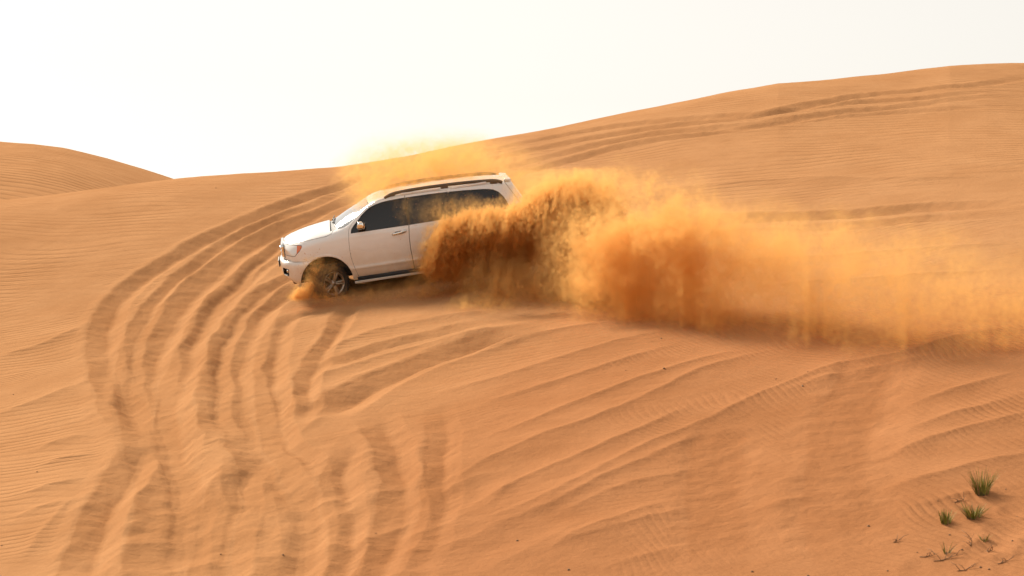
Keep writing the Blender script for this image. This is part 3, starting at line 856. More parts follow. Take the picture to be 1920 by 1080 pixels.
def tube(name, pts, r, mat, parent, n=10, flat=1.0):
    P = [Vector(p) for p in pts]
    bm = bmesh.new(); rings = []
    for i, p in enumerate(P):
        t = (P[min(i + 1, len(P) - 1)] - P[max(i - 1, 0)]).normalized()
        up = Vector((0, 0, 1)) if abs(t.z) < .9 else Vector((1, 0, 0))
        a = t.cross(up).normalized(); b = a.cross(t).normalized()
        rr = r[i] if isinstance(r, (list, tuple)) else r
        rings.append([bm.verts.new(p + a * math.cos(k * 2 * math.pi / n) * rr + b * math.sin(k * 2 * math.pi / n) * rr * flat) for k in range(n)])
    for i in range(len(rings) - 1):
        for k in range(n):
            bm.faces.new((rings[i][k], rings[i][(k + 1) % n], rings[i + 1][(k + 1) % n], rings[i + 1][k]))
    bm.faces.new(rings[0][::-1]); bm.faces.new(rings[-1])
    bmesh.ops.recalc_face_normals(bm, faces=bm.faces[:])
    return bm_obj(name, bm, mat, parent)

def handle(door, x0, sg):
    y = W_side(x0, .82)
    pts = [(x0 + .145, sg * (y + .004), .800), (x0 + .12, sg * (y + .035), .805), (x0, sg * (y + .045), .820), (x0 - .12, sg * (y + .035), .834), (x0 - .145, sg * (y + .004), .838)]
    tube('handle', pts, [.016, .019, .020, .022, .018], M_CHROME, door, flat=1.25)
    bm = bmesh.new()
    box_bm(bm, (x0, sg * (y + .002), .82), (.17, .010, .055), bev=.004)
    bm_obj('handle_recess', bm, M_GAP, door)

def lathe(bm, prof, n=48, closed=False):
    """revolve (r, y) about the y axis"""
    rings = []
    for k in range(n):
        a = 2 * math.pi * k / n
        rings.append([bm.verts.new((r * math.cos(a), y, r * math.sin(a))) for r, y in prof])
    m = len(prof)
    for k in range(n):
        A_, B_ = rings[k], rings[(k + 1) % n]
        for j in range(m if closed else m - 1):
            bm.faces.new((A_[j], B_[j], B_[(j + 1) % m], A_[(j + 1) % m]))
    bmesh.ops.recalc_face_normals(bm, faces=bm.faces[:])

def make_wheel(parent, loc, steer, sg, spin):
    """outer face towards +y (sg = 1) or -y"""
    w = empty('wheel'); w.parent = parent
    w.matrix_local = Matrix.Translation(loc) @ Matrix.Rotation(steer, 4, 'Z') @ (Matrix.Identity(4) if sg > 0 else Matrix.Rotation(math.pi, 4, 'Z'))
    spinm = Matrix.Rotation(spin, 4, 'Y') @ Matrix.Diagonal((.94, 1, .94, 1))
    bm = bmesh.new()
    prof = [(.254, .112), (.270, .128), (.305, .140), (.350, .138), (.378, .126), (.395, .105), (.403, .075), (.406, .03), (.406, -.03), (.403, -.075), (.395, -.105), (.378, -.126), (.350, -.138), (.305, -.140), (.270, -.128), (.254, -.112)]
    lathe(bm, prof, 64, closed=True)
    # tread blocks
    for k in range(64):
        a = 2 * math.pi * k / 64
        for yy, off in ((.088, 0), (.035, .5), (-.035, 0), (-.088, .5)):
            aa = a + off * 2 * math.pi / 64
            M = Matrix.Rotation(-aa, 3, 'Y')
            box_bm(bm, M @ Vector((.405 - (abs(yy) > .05) * .006, yy, 0)), (.018, .042, .026), rot=M)
    bm.transform(spinm)
    bm_obj('tyre', bm, M_RUBBER, w)
    bm = bmesh.new()
    lathe(bm, [(.257, .116), (.264, .124), (.258, .130), (.246, .124), (.238, .105), (.232, .02), (.236, -.11), (.248, -.12), (.240, -.10), (.224, .02), (.230, .10), (.243, .118)], 64, closed=True)
    # five twin spokes
    for k in range(5):
        a = 2 * math.pi * k / 5
        for s in (-1, 1):
            seg = []
            for t in np.linspace(0, 1, 6):
                r = .055 + t * (.238 - .055)
                ang = a + s * (.20 + .02 * t) * (0.065 / max(.065, r)) ** 0.35 * (1.0 if t > 0 else 1.0)
                y = .098 + .022 * math.sin(t * math.pi * .5)
                hw = .019 + .006 * t
                tx, tz = math.cos(ang), math.sin(ang)
                nx, nz = -tz, tx
                c = Vector((r * tx, y, r * tz))
                seg.append([bm.verts.new(c + Vector((nx * hw * q, dy, nz * hw * q))) for q, dy in ((-1, -.012), (-.7, .012), (.7, .012), (1, -.012), (1, -.045), (-1, -.045))])
            for i in range(len(seg) - 1):
                for j in range(6):
                    bm.faces.new((seg[i][j], seg[i][(j + 1) % 6], seg[i + 1][(j + 1) % 6], seg[i + 1][j]))
    lathe(bm, [(.0, .118), (.030, .117), (.036, .110), (.040, .104), (.078, .100), (.082, .085), (.080, .04)], 32)
    bmesh.ops.recalc_face_normals(bm, faces=bm.faces[:])
    bm.transform(spinm)
    bm_obj('rim', bm, M_RIM, w)
    bm = bmesh.new()
    lathe(bm, [(.0, .030), (.175, .030), (.178, .022), (.178, .0), (.222, -.005), (.228, -.03)], 40)
    bm_obj('brake_disc', bm, M_RIMDARK, w)
    bm = bmesh.new()
    for k in range(5):
        a = 2 * math.pi * k / 5 + .3
        r = bmesh.ops.create_cone(bm, cap_ends=True, segments=6, radius1=.010, radius2=.010, depth=.02)
        for v in r['verts']: v.co = Vector((v.co.x + .057 * math.cos(a), v.co.z + .105, v.co.y + .057 * math.sin(a)))
    bm.transform(spinm)
    o = bm_obj('wheel_nut', bm, M_CHROME, w); o['kind'] = 'stuff'
    return w

def front_bumper(root):
    path = [(.28, .985), (.40, .986), (.52, .982), (.60, .975), (.68, .958), (.75, .930), (.815, .885), (.865, .83), (.905, .76), (.94, .66), (.965, .55), (.99, .40), (1.005, .22), (1.01, 0)]
    full = path + [(x, -y) for x, y in path[-2::-1]]
    full = catmull(full, .03)
    T = np.gradient(full, axis=0); T /= np.linalg.norm(T, axis=1)[:, None]
    N = np.stack([-T[:, 1], T[:, 0]], 1)
    if N[len(N) // 2][0] < 0: N = -N
    V = [0, .03, .08, .16, .26, .36, .46, .56, .66, .76, .86, .94, 1.0]
    O = [-.075, -.020, .004, .012, .016, .014, .008, .004, .004, .000, -.012, -.035, -.10]
    bm = bmesh.new(); rows = []
    for p, nn in zip(full, N):
        fwd = float(smooth01((p[0] - .5) / .5))
        zt = .507 + .040 * fwd; zb = .010 + .17 * fwd ** 2.2
        rows.append([bm.verts.new((p[0] + nn[0] * o, p[1] + nn[1] * o, zt + (zb - zt) * v)) for v, o in zip(V, O)])
    for i in range(len(rows) - 1):
        for j in range(len(V) - 1):
            bm.faces.new((rows[i][j], rows[i + 1][j], rows[i + 1][j + 1], rows[i][j + 1]))
    bmesh.ops.recalc_face_normals(bm, faces=bm.faces[:])
    fog = [(.962, .390), (.945, .402), (.845, .385), (.836, .37), (.850, .243), (.862, .232), (.955, .246), (.968, .26)]
    fo = offset_poly(fog, .022)
    ok = lambda f: abs(f.calc_center_median().y) > .45
    cut(bm, fo, ok); cut(bm, fog, ok)
    bm.normal_update()
    cut(bm, P_ARCH_F, ok); bm.normal_update()
    inset = {}
    for f in bm.faces:
        c = f.calc_center_median()
        if ok(f) and inside((c.x, c.z), fog): inset.setdefault(c.y > 0, []).append(f)
    recs = []
    for k, fs in inset.items():
        nb = bmesh.new(); mp = {}
        for f in fs:
            for v in f.verts:
                if v not in mp: mp[v] = nb.verts.new(v.co - v.normal * .06)
            nb.faces.new([mp[v] for v in f.verts])
        front = {}
        for v, q in list(mp.items()): front[q] = v.co.copy()
        for e in [e for e in nb.edges if e.is_boundary]:
            a, b_ = e.verts
            va = nb.verts.new(front[a]); vb = nb.verts.new(front[b_])
            nb.faces.new((a, b_, vb, va))
        bmesh.ops.remove_doubles(nb, verts=nb.verts[:], dist=1e-4)
        bmesh.ops.recalc_face_normals(nb, faces=nb.faces[:])
        recs.append(nb)
    dead = [f for f in bm.faces if ok(f) and (inside((f.calc_center_median().x, f.calc_center_median().z), fog) or inside((f.calc_center_median().x, f.calc_center_median().z), P_ARCH_F))]
    bmesh.ops.delete(bm, geom=dead, context='FACES')
    o = bm_obj('front_bumper', bm, M_PAINT, root)
    for nb in recs: bm_obj('fog_lamp_recess', nb, M_BLACK, o, smooth=False)
    for sg in (1, -1):
        b2 = bmesh.new()
        lathe(b2, [(.0, .012), (.03, .008), (.042, .0), (.046, -.02)], 20)
        q = bm_obj('fog_lamp', b2, M_REFL, o)
        q.location = (.868, sg * .70, .315); q.rotation_euler = (0, 0, math.radians(-50) if sg > 0 else math.radians(180 + 50))
    # number plate on the bumper centre
    b2 = bmesh.new(); box_bm(b2, (1.045, 0, .44), (.014, .52, .12), bev=.004)
    pl = bm_obj('number_plate', b2, M_PLATE, root)
    b2 = bmesh.new(); box_bm(b2, (1.034, 0, .44), (.016, .55, .15), bev=.004)
    bm_obj('plate_holder', b2, M_BLACK, pl)
    # lower valance
    b2 = bmesh.new(); box_bm(b2, (.72, 0, .30), (.30, 1.3, .14), bev=.03)
    bm_obj('valance', b2, M_BLACK, root)

def grille(root):
    g = None
    b = bmesh.new()
    w0, z0, z1 = .56, .560, .870
    loop = [(-w0, z1 - .05), (-w0 + .04, z1), (w0 - .04, z1), (w0, z1 - .05), (w0 - .03, z0 + .04), (w0 - .08, z0), (-w0 + .08, z0), (-w0 + .03, z0 + .04)]
    def fx(y, z): return shape_x(.92, y, z)
    outer = loop; inner = [(y * .90, .715 + (z - .715) * .72) for y, z in loop]
    vo = [b.verts.new((fx(y, z) + .01, y, z)) for y, z in outer]; vm = [b.verts.new((fx(y, z) + .055, y * .975, .715 + (z - .715) * .93)) for y, z in outer]
    vi = [b.verts.new((fx(y, z) + .045, y, z)) for y, z in inner]; vb = [b.verts.new((fx(y, z) - .02, y, z)) for y, z in inner]
    n = len(loop)
    for k in range(n):
        for A_, B_ in ((vo, vm), (vm, vi), (vi, vb)):
            b.faces.new((A_[k], A_[(k + 1) % n], B_[(k + 1) % n], B_[k]))
    bmesh.ops.recalc_face_normals(b, faces=b.faces[:])
    g = bm_obj('grille', b, M_CHROME, root, smooth=False)
    b = bmesh.new(); box_bm(b, (.90, 0, .715), (.03, 1.0, .24)); bm_obj('grille_mesh', b, M_BLACK, g)
    for z in (.64, .715, .79):
        b = bmesh.new(); box_bm(b, (.935, 0, z), (.04, 1.0, .03), bev=.008); bm_obj('grille_bar', b, M_CHROME, g)
    b = bmesh.new()
    for ry, rz in ((.085, .058), (.034, .056)):
        ring = []
        for k in range(28):
            a = 2 * math.pi * k / 28
            c = Vector((.972, ry * math.cos(a), .715 + rz * math.sin(a)))
            ring.append([b.verts.new(c + Vector((.009 * math.cos(q), .009 * math.sin(q) * math.cos(a), .009 * math.sin(q) * math.sin(a)))) for q in np.linspace(0, 2 * math.pi, 7)[:-1]])
        for k in range(28):
            for q in range(6):
                b.faces.new((ring[k][q], ring[k][(q + 1) % 6], ring[(k + 1) % 28][(q + 1) % 6], ring[(k + 1) % 28][q]))
    bmesh.ops.recalc_face_normals(b, faces=b.faces[:])
    bm_obj('emblem', b, M_CHROME, g)

def arch_trim(root, c, sg):
    """rolled wheel-arch lip and the dark liner behind it"""
    b = bmesh.new(); rows = []
    for a in np.linspace(-.04, math.pi + .04, 40):
        x, z = c[0] + c[2] * math.cos(a), c[1] + c[2] * math.sin(a)
        ca, sa = math.cos(a), math.sin(a)
        y = W_side(x, max(z, 0)) if x < .5 else W_side(.5, max(z, 0)) - (x - .5) * .12
        rows.append([b.verts.new((x + ca * dr, sg * (y + dy), z + sa * dr)) for dr, dy in ((.060, -.006), (.045, .000), (.02, .005), (.0, .005), (-.008, .000), (-.008, -.06))])
    for i in range(len(rows) - 1):
        for j in range(5):
            b.faces.new((rows[i][j], rows[i + 1][j], rows[i + 1][j + 1], rows[i][j + 1]))
    bmesh.ops.recalc_face_normals(b, faces=b.faces[:])
    bm_obj('wheel_arch', b, M_PAINT, root)
    b = bmesh.new(); rows = []
    for a in np.linspace(0.02, math.pi - .02, 30):
        rows.append([b.verts.new((c[0] + (c[2] + .02) * math.cos(a), sg * y, c[1] + (c[2] + .02) * math.sin(a))) for y in (.50, .70, .95)])
    for i in range(len(rows) - 1):
        for j in range(2):
            b.faces.new((rows[i][j], rows[i + 1][j], rows[i + 1][j + 1], rows[i][j + 1]))
    b.faces.new([r[0] for r in rows])
    bmesh.ops.recalc_face_normals(b, faces=b.faces[:])
    bm_obj('wheel_arch_liner', b, M_BLACK, root)

def finish_car(root):
    front_bumper(root); grille(root)
    for sg in (1, -1):
        arch_trim(root, FA_C, sg); arch_trim(root, RA_C, sg)
        # running board
        b = bmesh.new()
        box_bm(b, (-1.60, sg * .99, -.055), (2.22, .17, .035), bev=.012); rb = bm_obj('running_board', b, M_BLACK, root)
        b = bmesh.new(); box_bm(b, (-1.60, sg * 1.078, -.068), (2.24, .022, .050), bev=.009); bm_obj('board_edge', b, M_TRIM, rb)
        b = bmesh.new(); box_bm(b, (-1.55, sg * .90, -.03), (2.0, .12, .10)); bm_obj('sill', b, M_BLACK, root)
        # roof rail: a bar on three feet with two pale covers below it
        y = .66
        pts = catmull([(-1.35, sg * .695, 1.535), (-1.46, sg * .69, 1.588), (-1.64, sg * .685, 1.618), (-2.2, sg * .68, 1.634), (-3.0, sg * .675, 1.618), (-3.55, sg * .675, 1.585), (-3.74, sg * .68, 1.555), (-3.84, sg * .685, 1.51)], .06)
        rail = tube('roof_rail', pts, .024, M_RAIL, root, flat=1.5)
        for x in (-1.50, -2.62, -3.66):
            zt = float(np.interp(-x, -pts[:, 0], pts[:, 2])); b = bmesh.new(); box_bm(b, (x, sg * .683, zt - .035), (.16, .036, .07), bev=.012); bm_obj('rail_foot', b, M_RAIL, rail)
        for x0, x1 in ((-1.70, -2.52), (-2.74, -3.50)):
            xm = (x0 + x1) / 2; b = bmesh.new()
            box_bm(b, (xm, sg * .718, float(I(xm, T_ZR)) + .000), (x0 - x1, .022, .040), bev=.008, rot=Matrix.Rotation(math.radians(1.6 if xm < -2.6 else -.6), 3, 'Y')); bm_obj('rail_cover', b, M_PAINT, rail)
        # mirror
        b = bmesh.new(); box_bm(b, (0, 0, 0), (.17, .24, .155), bev=.05)
        for v in b.verts:
            v.co.x *= 1 - .25 * (v.co.z > 0)
        mi = bm_obj('mirror', b, M_CHROME, root); mi.location = (-.78, sg * 1.11, 1.11); mi.rotation_euler = (0, 0, sg * math.radians(-12))
        b = bmesh.new(); box_bm(b, (0, sg * -.10, -.085), (.10, .16, .05), bev=.015); bm_obj('mirror_arm', b, M_BLACK, mi)
        b = bmesh.new(); box_bm(b, (-.083, 0, 0), (.008, .18, .10), bev=.003); bm_obj('mirror_glass', b, M_REFL, mi)
        # tail lamp clear insert
        b = bmesh.new(); box_bm(b, (-4.255, sg * .80, 1.02), (.10, .10, .10), bev=.03); bm_obj('tail_light_lens', b, M_LAMP, root)
        # wiper
        tube('wiper', [(-.20, sg * .20 + .25, 1.150), (-.235, sg * .2 - .02, 1.172), (-.262, sg * .2 - .30, 1.172)], .010, M_BLACK, root, n=6)
    b = bmesh.new(); box_bm(b, (-3.965, 0, 1.532), (.15, 1.20, .05), bev=.024, rot=Matrix.Rotation(math.radians(-8), 3, 'Y')); bm_obj('spoiler', b, M_PAINT, root)
    # floor pan, axles
    b = bmesh.new(); box_bm(b, (-1.65, 0, .18), (4.9, 1.2, .36), bev=.05); bm_obj('floor_pan', b, M_BLACK, root)
    for x in (.03, -3.06):
        tube('axle', [(x, -.80, 0), (x, .80, 0)], .06, M_BLACK, root)
    make_wheel(root, (.01, .835, -.045), math.radians(29), 1, .55)
    make_wheel(root, (.01, -.835, -.045), math.radians(24), -1, .1)
    make_wheel(root, (-3.06, .845, -.04), 0, 1, .3)
    make_wheel(root, (-3.06, -.845, -.04), 0, -1, .9)

car = make_car()
finish_car(car)
F_ = Vector((-.978, -.08, -.148)).normalized()
U_ = Vector((-.139, -.180, .964)); U_ = (U_ - F_ * U_.dot(F_)).normalized()
L_ = U_.cross(F_)
R3 = Matrix((F_, L_, U_)).transposed()
hub = world_pt(619, 529, 40.0)
car.matrix_world = Matrix.Translation(hub - R3 @ Vector((.03, .97, 0))) @ R3.to_4x4()
tag(car, 'white sport utility vehicle with dark windows sliding down the sandy slope', 'car')

# ------------------------------------------------------------------ airborne sand: density grids computed here, turned into fog volumes
def fft_noise(n, beta, seed):
    """periodic fractal noise, zero mean, unit variance"""
    rng = np.random.default_rng(seed)
    f = np.fft.rfftn(rng.standard_normal((n, n, n)).astype(np.float32))
    k = np.fft.fftfreq(n) * n
    kx, ky, kz = np.meshgrid(k, k, np.arange(n // 2 + 1), indexing='ij')
    kk = np.sqrt(kx ** 2 + ky ** 2 + kz ** 2); kk[0, 0, 0] = 1
    amp = np.where(kk < 2.5, 0.25, 1.0) * kk ** (-beta / 2) * np.exp(-(kk / (n * 0.40)) ** 4)
    amp[0, 0, 0] = 0
    v = np.fft.irfftn(f * amp, s=(n, n, n)).astype(np.float32)
    return v / v.std()

TN = 128
TILE_A = fft_noise(TN, 3.6, 1)
TILE_B = fft_noise(TN, 3.2, 2)

def samp(tile, u, v, w):
    """trilinear lookup of the periodic tile; one tile spans 1 unit"""
    n = tile.shape[0]; flat = tile.ravel()
    u = (u % 1.0) * n; v = (v % 1.0) * n; w = (w % 1.0) * n
    i = u.astype(np.int32); j = v.astype(np.int32); k = w.astype(np.int32)
    fu = (u - i).astype(np.float32); fv = (v - j).astype(np.float32); fw = (w - k).astype(np.float32)
    i %= n; j %= n; k %= n
    i1 = (i + 1) % n; j1 = (j + 1) % n; k1 = (k + 1) % n
    g = lambda a, b, c: flat[(a * n + b) * n + c]
    return (((g(i, j, k) * (1 - fu) + g(i1, j, k) * fu) * (1 - fv) + (g(i, j1, k) * (1 - fu) + g(i1, j1, k) * fu) * fv) * (1 - fw)
            + ((g(i, j, k1) * (1 - fu) + g(i1, j, k1) * fu) * (1 - fv) + (g(i, j1, k1) * (1 - fu) + g(i1, j1, k1) * fu) * fv) * fw)

def dust_material(name, col, aniso):
    m = bpy.data.materials.new(name); m.use_nodes = True
    n = m.node_tree.nodes; l = m.node_tree.links
    for q in list(n): n.remove(q)
    out = n.new('ShaderNodeOutputMaterial'); pv = n.new('ShaderNodeVolumePrincipled')
    pv.inputs['Color'].default_value = (*col, 1); pv.inputs['Density'].default_value = 1.0; pv.inputs['Anisotropy'].default_value = aniso
    pv.inputs['Density Attribute'].default_value = 'density'
    l.new(pv.outputs[0], out.inputs['Volume'])
    return m
M_DUST = dust_material('airborne_sand', (0.885, 0.55, 0.195), 0.42)

def fog(name, origin, ax, size, vox, density_fn, mat):
    """origin: corner; ax: horizontal unit axes (s, t); size in metres; the density is sampled on a grid and baked to a fog volume"""
    dims = [max(2, int(round(q / vox)) + 1) for q in size]
    s = np.linspace(0, size[0], dims[0]); t = np.linspace(0, size[1], dims[1]); h = np.linspace(0, size[2], dims[2])
    S, T_, H = np.meshgrid(s, t, h, indexing='ij')
    WX = (origin[0] + ax[0][0] * S + ax[1][0] * T_).ravel(); WY = (origin[1] + ax[0][1] * S + ax[1][1] * T_).ravel(); WZ = (origin[2] + H).ravel()
    den = density_fn(WX, WY, WZ).astype(np.float32)
    # empty the outermost layer
    e = den.reshape(dims); e[0] = e[-1] = 0; e[:, 0] = e[:, -1] = 0; e[:, :, -1] = 0
    me = bpy.data.meshes.new(name)
    N = len(den)
    me.vertices.add(N)
    co = np.stack([S.ravel(), T_.ravel(), H.ravel()], 1).astype(np.float32)
    me.vertices.foreach_set('co', co.ravel())
    at = me.attributes.new('rho', 'FLOAT', 'POINT'); at.data.foreach_set('value', den)
    o = bpy.data.objects.new(name, me); COL.objects.link(o); me.materials.append(mat)
    o.matrix_world = Matrix(((ax[0][0], ax[1][0], 0, origin[0]), (ax[0][1], ax[1][1], 0, origin[1]), (0, 0, 1, origin[2]), (0, 0, 0, 1)))
    ng = bpy.data.node_groups.new(name + '_field', 'GeometryNodeTree')
    ng.interface.new_socket('Geometry', in_out='INPUT', socket_type='NodeSocketGeometry'); ng.interface.new_socket('Geometry', in_out='OUTPUT', socket_type='NodeSocketGeometry')
    gn = ng.nodes; gl = ng.links
    gi = gn.new('NodeGroupInput'); go = gn.new('NodeGroupOutput')
    pos = gn.new('GeometryNodeInputPosition'); sep = gn.new('ShaderNodeSeparateXYZ'); gl.new(pos.outputs[0], sep.inputs[0])
    def im(op, a, b):
        q = gn.new('FunctionNodeIntegerMath'); q.operation = op
        for i, v in enumerate((a, b)):
            if isinstance(v, int): q.inputs[i].default_value = v
            else: gl.new(v, q.inputs[i])
        return q.outputs[0]
    idx = []
    for k in range(3):
        q = gn.new('ShaderNodeMath'); q.operation = 'MULTIPLY'; q.inputs[1].default_value = (dims[k] - 1) / size[k]; gl.new(sep.outputs[k], q.inputs[0])
        r = gn.new('FunctionNodeFloatToInt'); r.rounding_mode = 'ROUND'; gl.new(q.outputs[0], r.inputs[0])
        idx.append(r.outputs[0])
    index = im('ADD', im('MULTIPLY', im('ADD', im('MULTIPLY', idx[0], dims[1]), idx[1]), dims[2]), idx[2])
    na = gn.new('GeometryNodeInputNamedAttribute'); na.data_type = 'FLOAT'; na.inputs['Name'].default_value = 'rho'
    si = gn.new('GeometryNodeSampleIndex'); si.data_type = 'FLOAT'; si.domain = 'POINT'; si.clamp = True
    gl.new(gi.outputs[0], si.inputs['Geometry']); gl.new(na.outputs['Attribute'], si.inputs['Value']); gl.new(index, si.inputs['Index'])
    vc = gn.new('GeometryNodeVolumeCube')
    gl.new(si.outputs['Value'], vc.inputs['Density'])
    vc.inputs['Min'].default_value = (0, 0, 0); vc.inputs['Max'].default_value = tuple(size)
    for k, nm in enumerate(('Resolution X', 'Resolution Y', 'Resolution Z')): vc.inputs[nm].default_value = dims[k]
    sm = gn.new('GeometryNodeSetMaterial'); sm.inputs['Material'].default_value = mat
    gl.new(vc.outputs[0], sm.inputs[0]); gl.new(sm.outputs[0], go.inputs[0])
    md = o.modifiers.new('fog', 'NODES'); md.node_group = ng
    return o

GZ_A, GZ_D = A, D
_zg = Z.reshape(len(D), len(A))
def ground_many(x, y):
    d = np.interp(y, D, np.arange(len(D))); a = np.interp(x / y, A, np.arange(len(A)))
    i = np.clip(d.astype(int), 0, len(D) - 2); j = np.clip(a.astype(int), 0, len(A) - 2)
    fy = d - i; fx = a - j
    return (_zg[i, j] * (1 - fx) + _zg[i, j + 1] * fx) * (1 - fy) + (_zg[i + 1, j] * (1 - fx) + _zg[i + 1, j + 1] * fx) * fy

def blobs(px, py, d, B):
    E = np.zeros_like(px, dtype=np.float32)
    for bx_, by_, bd, rx, ry, rd, w in B:
        q = ((px - bx_) / rx) ** 2 + ((py - by_) / ry) ** 2 + ((d - bd) / rd) ** 2
        m = q < 6
        E[m] += (w * np.exp(-q[m])).astype(np.float32)
    return E

def to_px(x, y, z):
    return 960 + FPX * x / y, 540 - FPX * (z - CAM_Z) / y

# the burst behind the near rear wheel: thick folded sheets of sand, with thin streaks raining from them
B_BURST = [
    (818, 492, 39.0, 26, 26, .35, .75), (842, 462, 39.0, 36, 34, .38, 1.0), (872, 440, 38.9, 42, 36, .45, 1.1), (912, 434, 38.8, 46, 32, .5, 1.1),
    (955, 434, 38.6, 50, 32, .55, 1.1), (1005, 420, 38.4, 48, 38, .6, 1.1), (1045, 400, 38.2, 50, 46, .6, 1.05), (1090, 400, 37.9, 50, 52, .7, 1.0),
    (1062, 455, 37.9, 42, 52, .5, 1.1), (1080, 515, 37.4, 36, 52, .5, 1.0), (1092, 562, 36.9, 36, 40, .5, .9),
    (845, 505, 39.1, 60, 28, .5, .55), (905, 480, 39.1, 60, 40, .5, .55), (975, 480, 39.0, 60, 50, .5, .6),
    (1115, 430, 37.4, 55, 55, .6, .8), (1125, 490, 36.9, 60, 70, .6, 1.0), (1150, 545, 36.2, 55, 60, .6, .9),
]
B_VEIL = [
    (930, 540, 37.9, 42, 46, .45, .9), (990, 550, 37.4, 48, 46, .45, .85), (1035, 562, 37.0, 40, 40, .4, .6), (760, 548, 39.15, 62, 18, .30, .45), (840, 545, 38.9, 60, 24, .35, .75),
    (905, 578, 37.2, 44, 20, .4, .7), (970, 588, 36.7, 50, 16, .4, .5), (830, 400, 39.3, 40, 28, .25, .35), (760, 395, 39.4, 20, 30, .2, .16), (880, 392, 39.3, 30, 22, .25, .28), (925, 392, 39.3, 26, 16, .3, .16), (716, 555, 39.2, 40, 14, .3, .3),
    (1000, 368, 38.9, 45, 30, .5, .32), (1050, 352, 38.6, 50, 32, .6, .40), (1105, 345, 38.2, 50, 34, .6, .42), (1150, 350, 37.6, 45, 34, .6, .36),
]
def dens_burst(x, y, z):
    px, py = to_px(x, y, z)
    out = np.zeros(len(x), np.float32)
    E0 = blobs(px, py, y, B_BURST); V0 = blobs(px, py, y, B_VEIL)
    m = np.nonzero((E0 > .05) | (V0 > .04))[0]
    X_, Y_, Z_ = x[m], y[m], z[m]; E = E0[m]; V = V0[m]; P = px[m]
    # curling warp, then fingers leaning the way the sand falls
    wa = samp(TILE_A, X_ / 2.3, Y_ / 2.3, Z_ / 2.3); wb = samp(TILE_A, X_ / 2.3 + .37, Y_ / 2.3 + .11, Z_ / 2.3 + .7)
    lean = np.interp(P, [800, 960, 1080], [.75, .45, .05])
    xs = X_ - lean * Z_ + .10 * wa; zs = Z_ * .30 + .10 * wb; ys = Y_ + .08 * wb
    n1 = samp(TILE_A, xs / 2.0, ys / 2.0, zs / 2.0)
    n2 = samp(TILE_B, xs / .85 + .3, ys / .85, zs / 1.0)
    n = .52 * n1 + .50 * n2
    e = E + .40 * n - .46
    dense = 30.0 * smooth01(e / .14) * np.clip(E, 0, 1.0)
    streak = samp(TILE_B, (X_ + .06 * wa - lean * .3 * Z_) / 1.1, Y_ / 1.1, Z_ * .16 + .05 * wb)
    thin = 3.4 * V * np.clip(.35 + .75 * streak + .25 * n2, 0, 3) ** 1.4 + .7 * np.clip(E, 0, 1) * np.clip(.5 + .5 * streak, 0, 2)
    g = Z_ - ground_many(X_, Y_)
    out[m] = (dense + thin) * smooth01((g + .05) / .10)
    return out

# the long trail of dust that drifts down the slope to the right
TR_PX = [700, 900, 1100, 1300, 1450, 1520, 1600, 1750, 1900, 2100]
TR_DF = [38.8, 36.4, 34.3, 32.6, 31.3, 30.4, 29.5, 29.2, 28.9, 28.6]
def dens_trail(x, y, z):
    px, py = to_px(x, y, z)
    g = z - ground_many(x, y)
    df = np.interp(px, TR_PX, TR_DF)
    depth = y - df
    lump = samp(TILE_A, x / 7.0 + .15, y / 7.0, z / 9.0)
    top = np.interp(px, [980, 1060, 1150, 1250, 1340, 1420, 1500, 1600, 1750, 1950], [352, 335, 322, 316, 316, 336, 352, 370, 385, 405]) - 26 * lump
    foot_n = samp(TILE_A, x / 4.0, y * 0 + .3, z * 0 + .2) + .55 * samp(TILE_A, x / 1.5, y * 0 + .6, z * 0 + .4)
    body = np.exp(-((depth - 1.05 - .30 * lump) / np.interp(px, [1000, 1400, 1900], [.85, 1.05, 1.7])) ** 2)
    fd = depth + .20 + .45 * foot_n
    front = smooth01(fd / .22) * (1 + 1.3 * np.exp(-((fd - .25) / .40) ** 2) * smooth01((1.3 - g) / 1.0))
    hgt = smooth01((py - top) / np.interp(px, [1000, 1400, 1900], [95, 130, 200])) ** 1.3
    amt = np.interp(px, [1000, 1060, 1120, 1220, 1340, 1420, 1500, 1620, 1800, 1960], [0, .30, .62, .95, .92, .82, .74, .66, .56, .50])
    E0 = body * front * hgt * amt
    m = np.nonzero(E0 > .004)[0]
    out = np.zeros(len(x), np.float32)
    X_, Y_, Z_, P, PY = x[m], y[m], z[m], px[m], py[m]; E = E0[m].astype(np.float32)
    wa = samp(TILE_A, X_ / 2.7, Y_ / 2.7, Z_ / 2.7); wb = samp(TILE_A, X_ / 2.7 + .4, Y_ / 2.7 + .2, Z_ / 2.7 + .6)
    wc = samp(TILE_A, X_ / 1.1 + .1, Y_ / 1.1 + .7, Z_ / 1.1)
    # the sand still carries the car's speed: streaks lean with the motion near the top, rain straight down lower
    up = smooth01((520 - PY) / 170)
    xs = X_ + .26 * wa + .05 * wc - .35 * up * Z_; zs = Z_ + .24 * wb + .05 * wc; ys = Y_ + .15 * wb
    billow = samp(TILE_A, xs / 2.2, ys / 3.2, zs / 2.6)
    curt = samp(TILE_B, xs / 1.7 + .2, ys / 5.0, zs * .17)
    strand = samp(TILE_B, xs / .80 + .6, ys / 3.2 + .3, zs * .22)
    fine = samp(TILE_B, xs / .95, ys / 1.6, zs / 1.9 + .5)
    n = billow * (.50 + .25 * up) + curt * (.20 - .06 * up + .38 * smooth01((P - 1330) / 200)) + (.30 + .04 - .12 * up) * fine + .26 * (1 - .6 * up) * strand
    far = smooth01((P - 1100) / 320)
    low = smooth01((600 - PY) / 150)
    core = smooth01((E + .50 * n - .46 - .20 * far) / .24) * (.30 + .70 * low)
    haze_ = np.clip(.30 + .95 * n, .02, 3.0)
    den = (7.5 - 5.8 * far) * core * E + 1.0 * haze_ * E + .28 * up * E
    out[m] = den * smooth01((g[m] + .03) / .08)
    return out

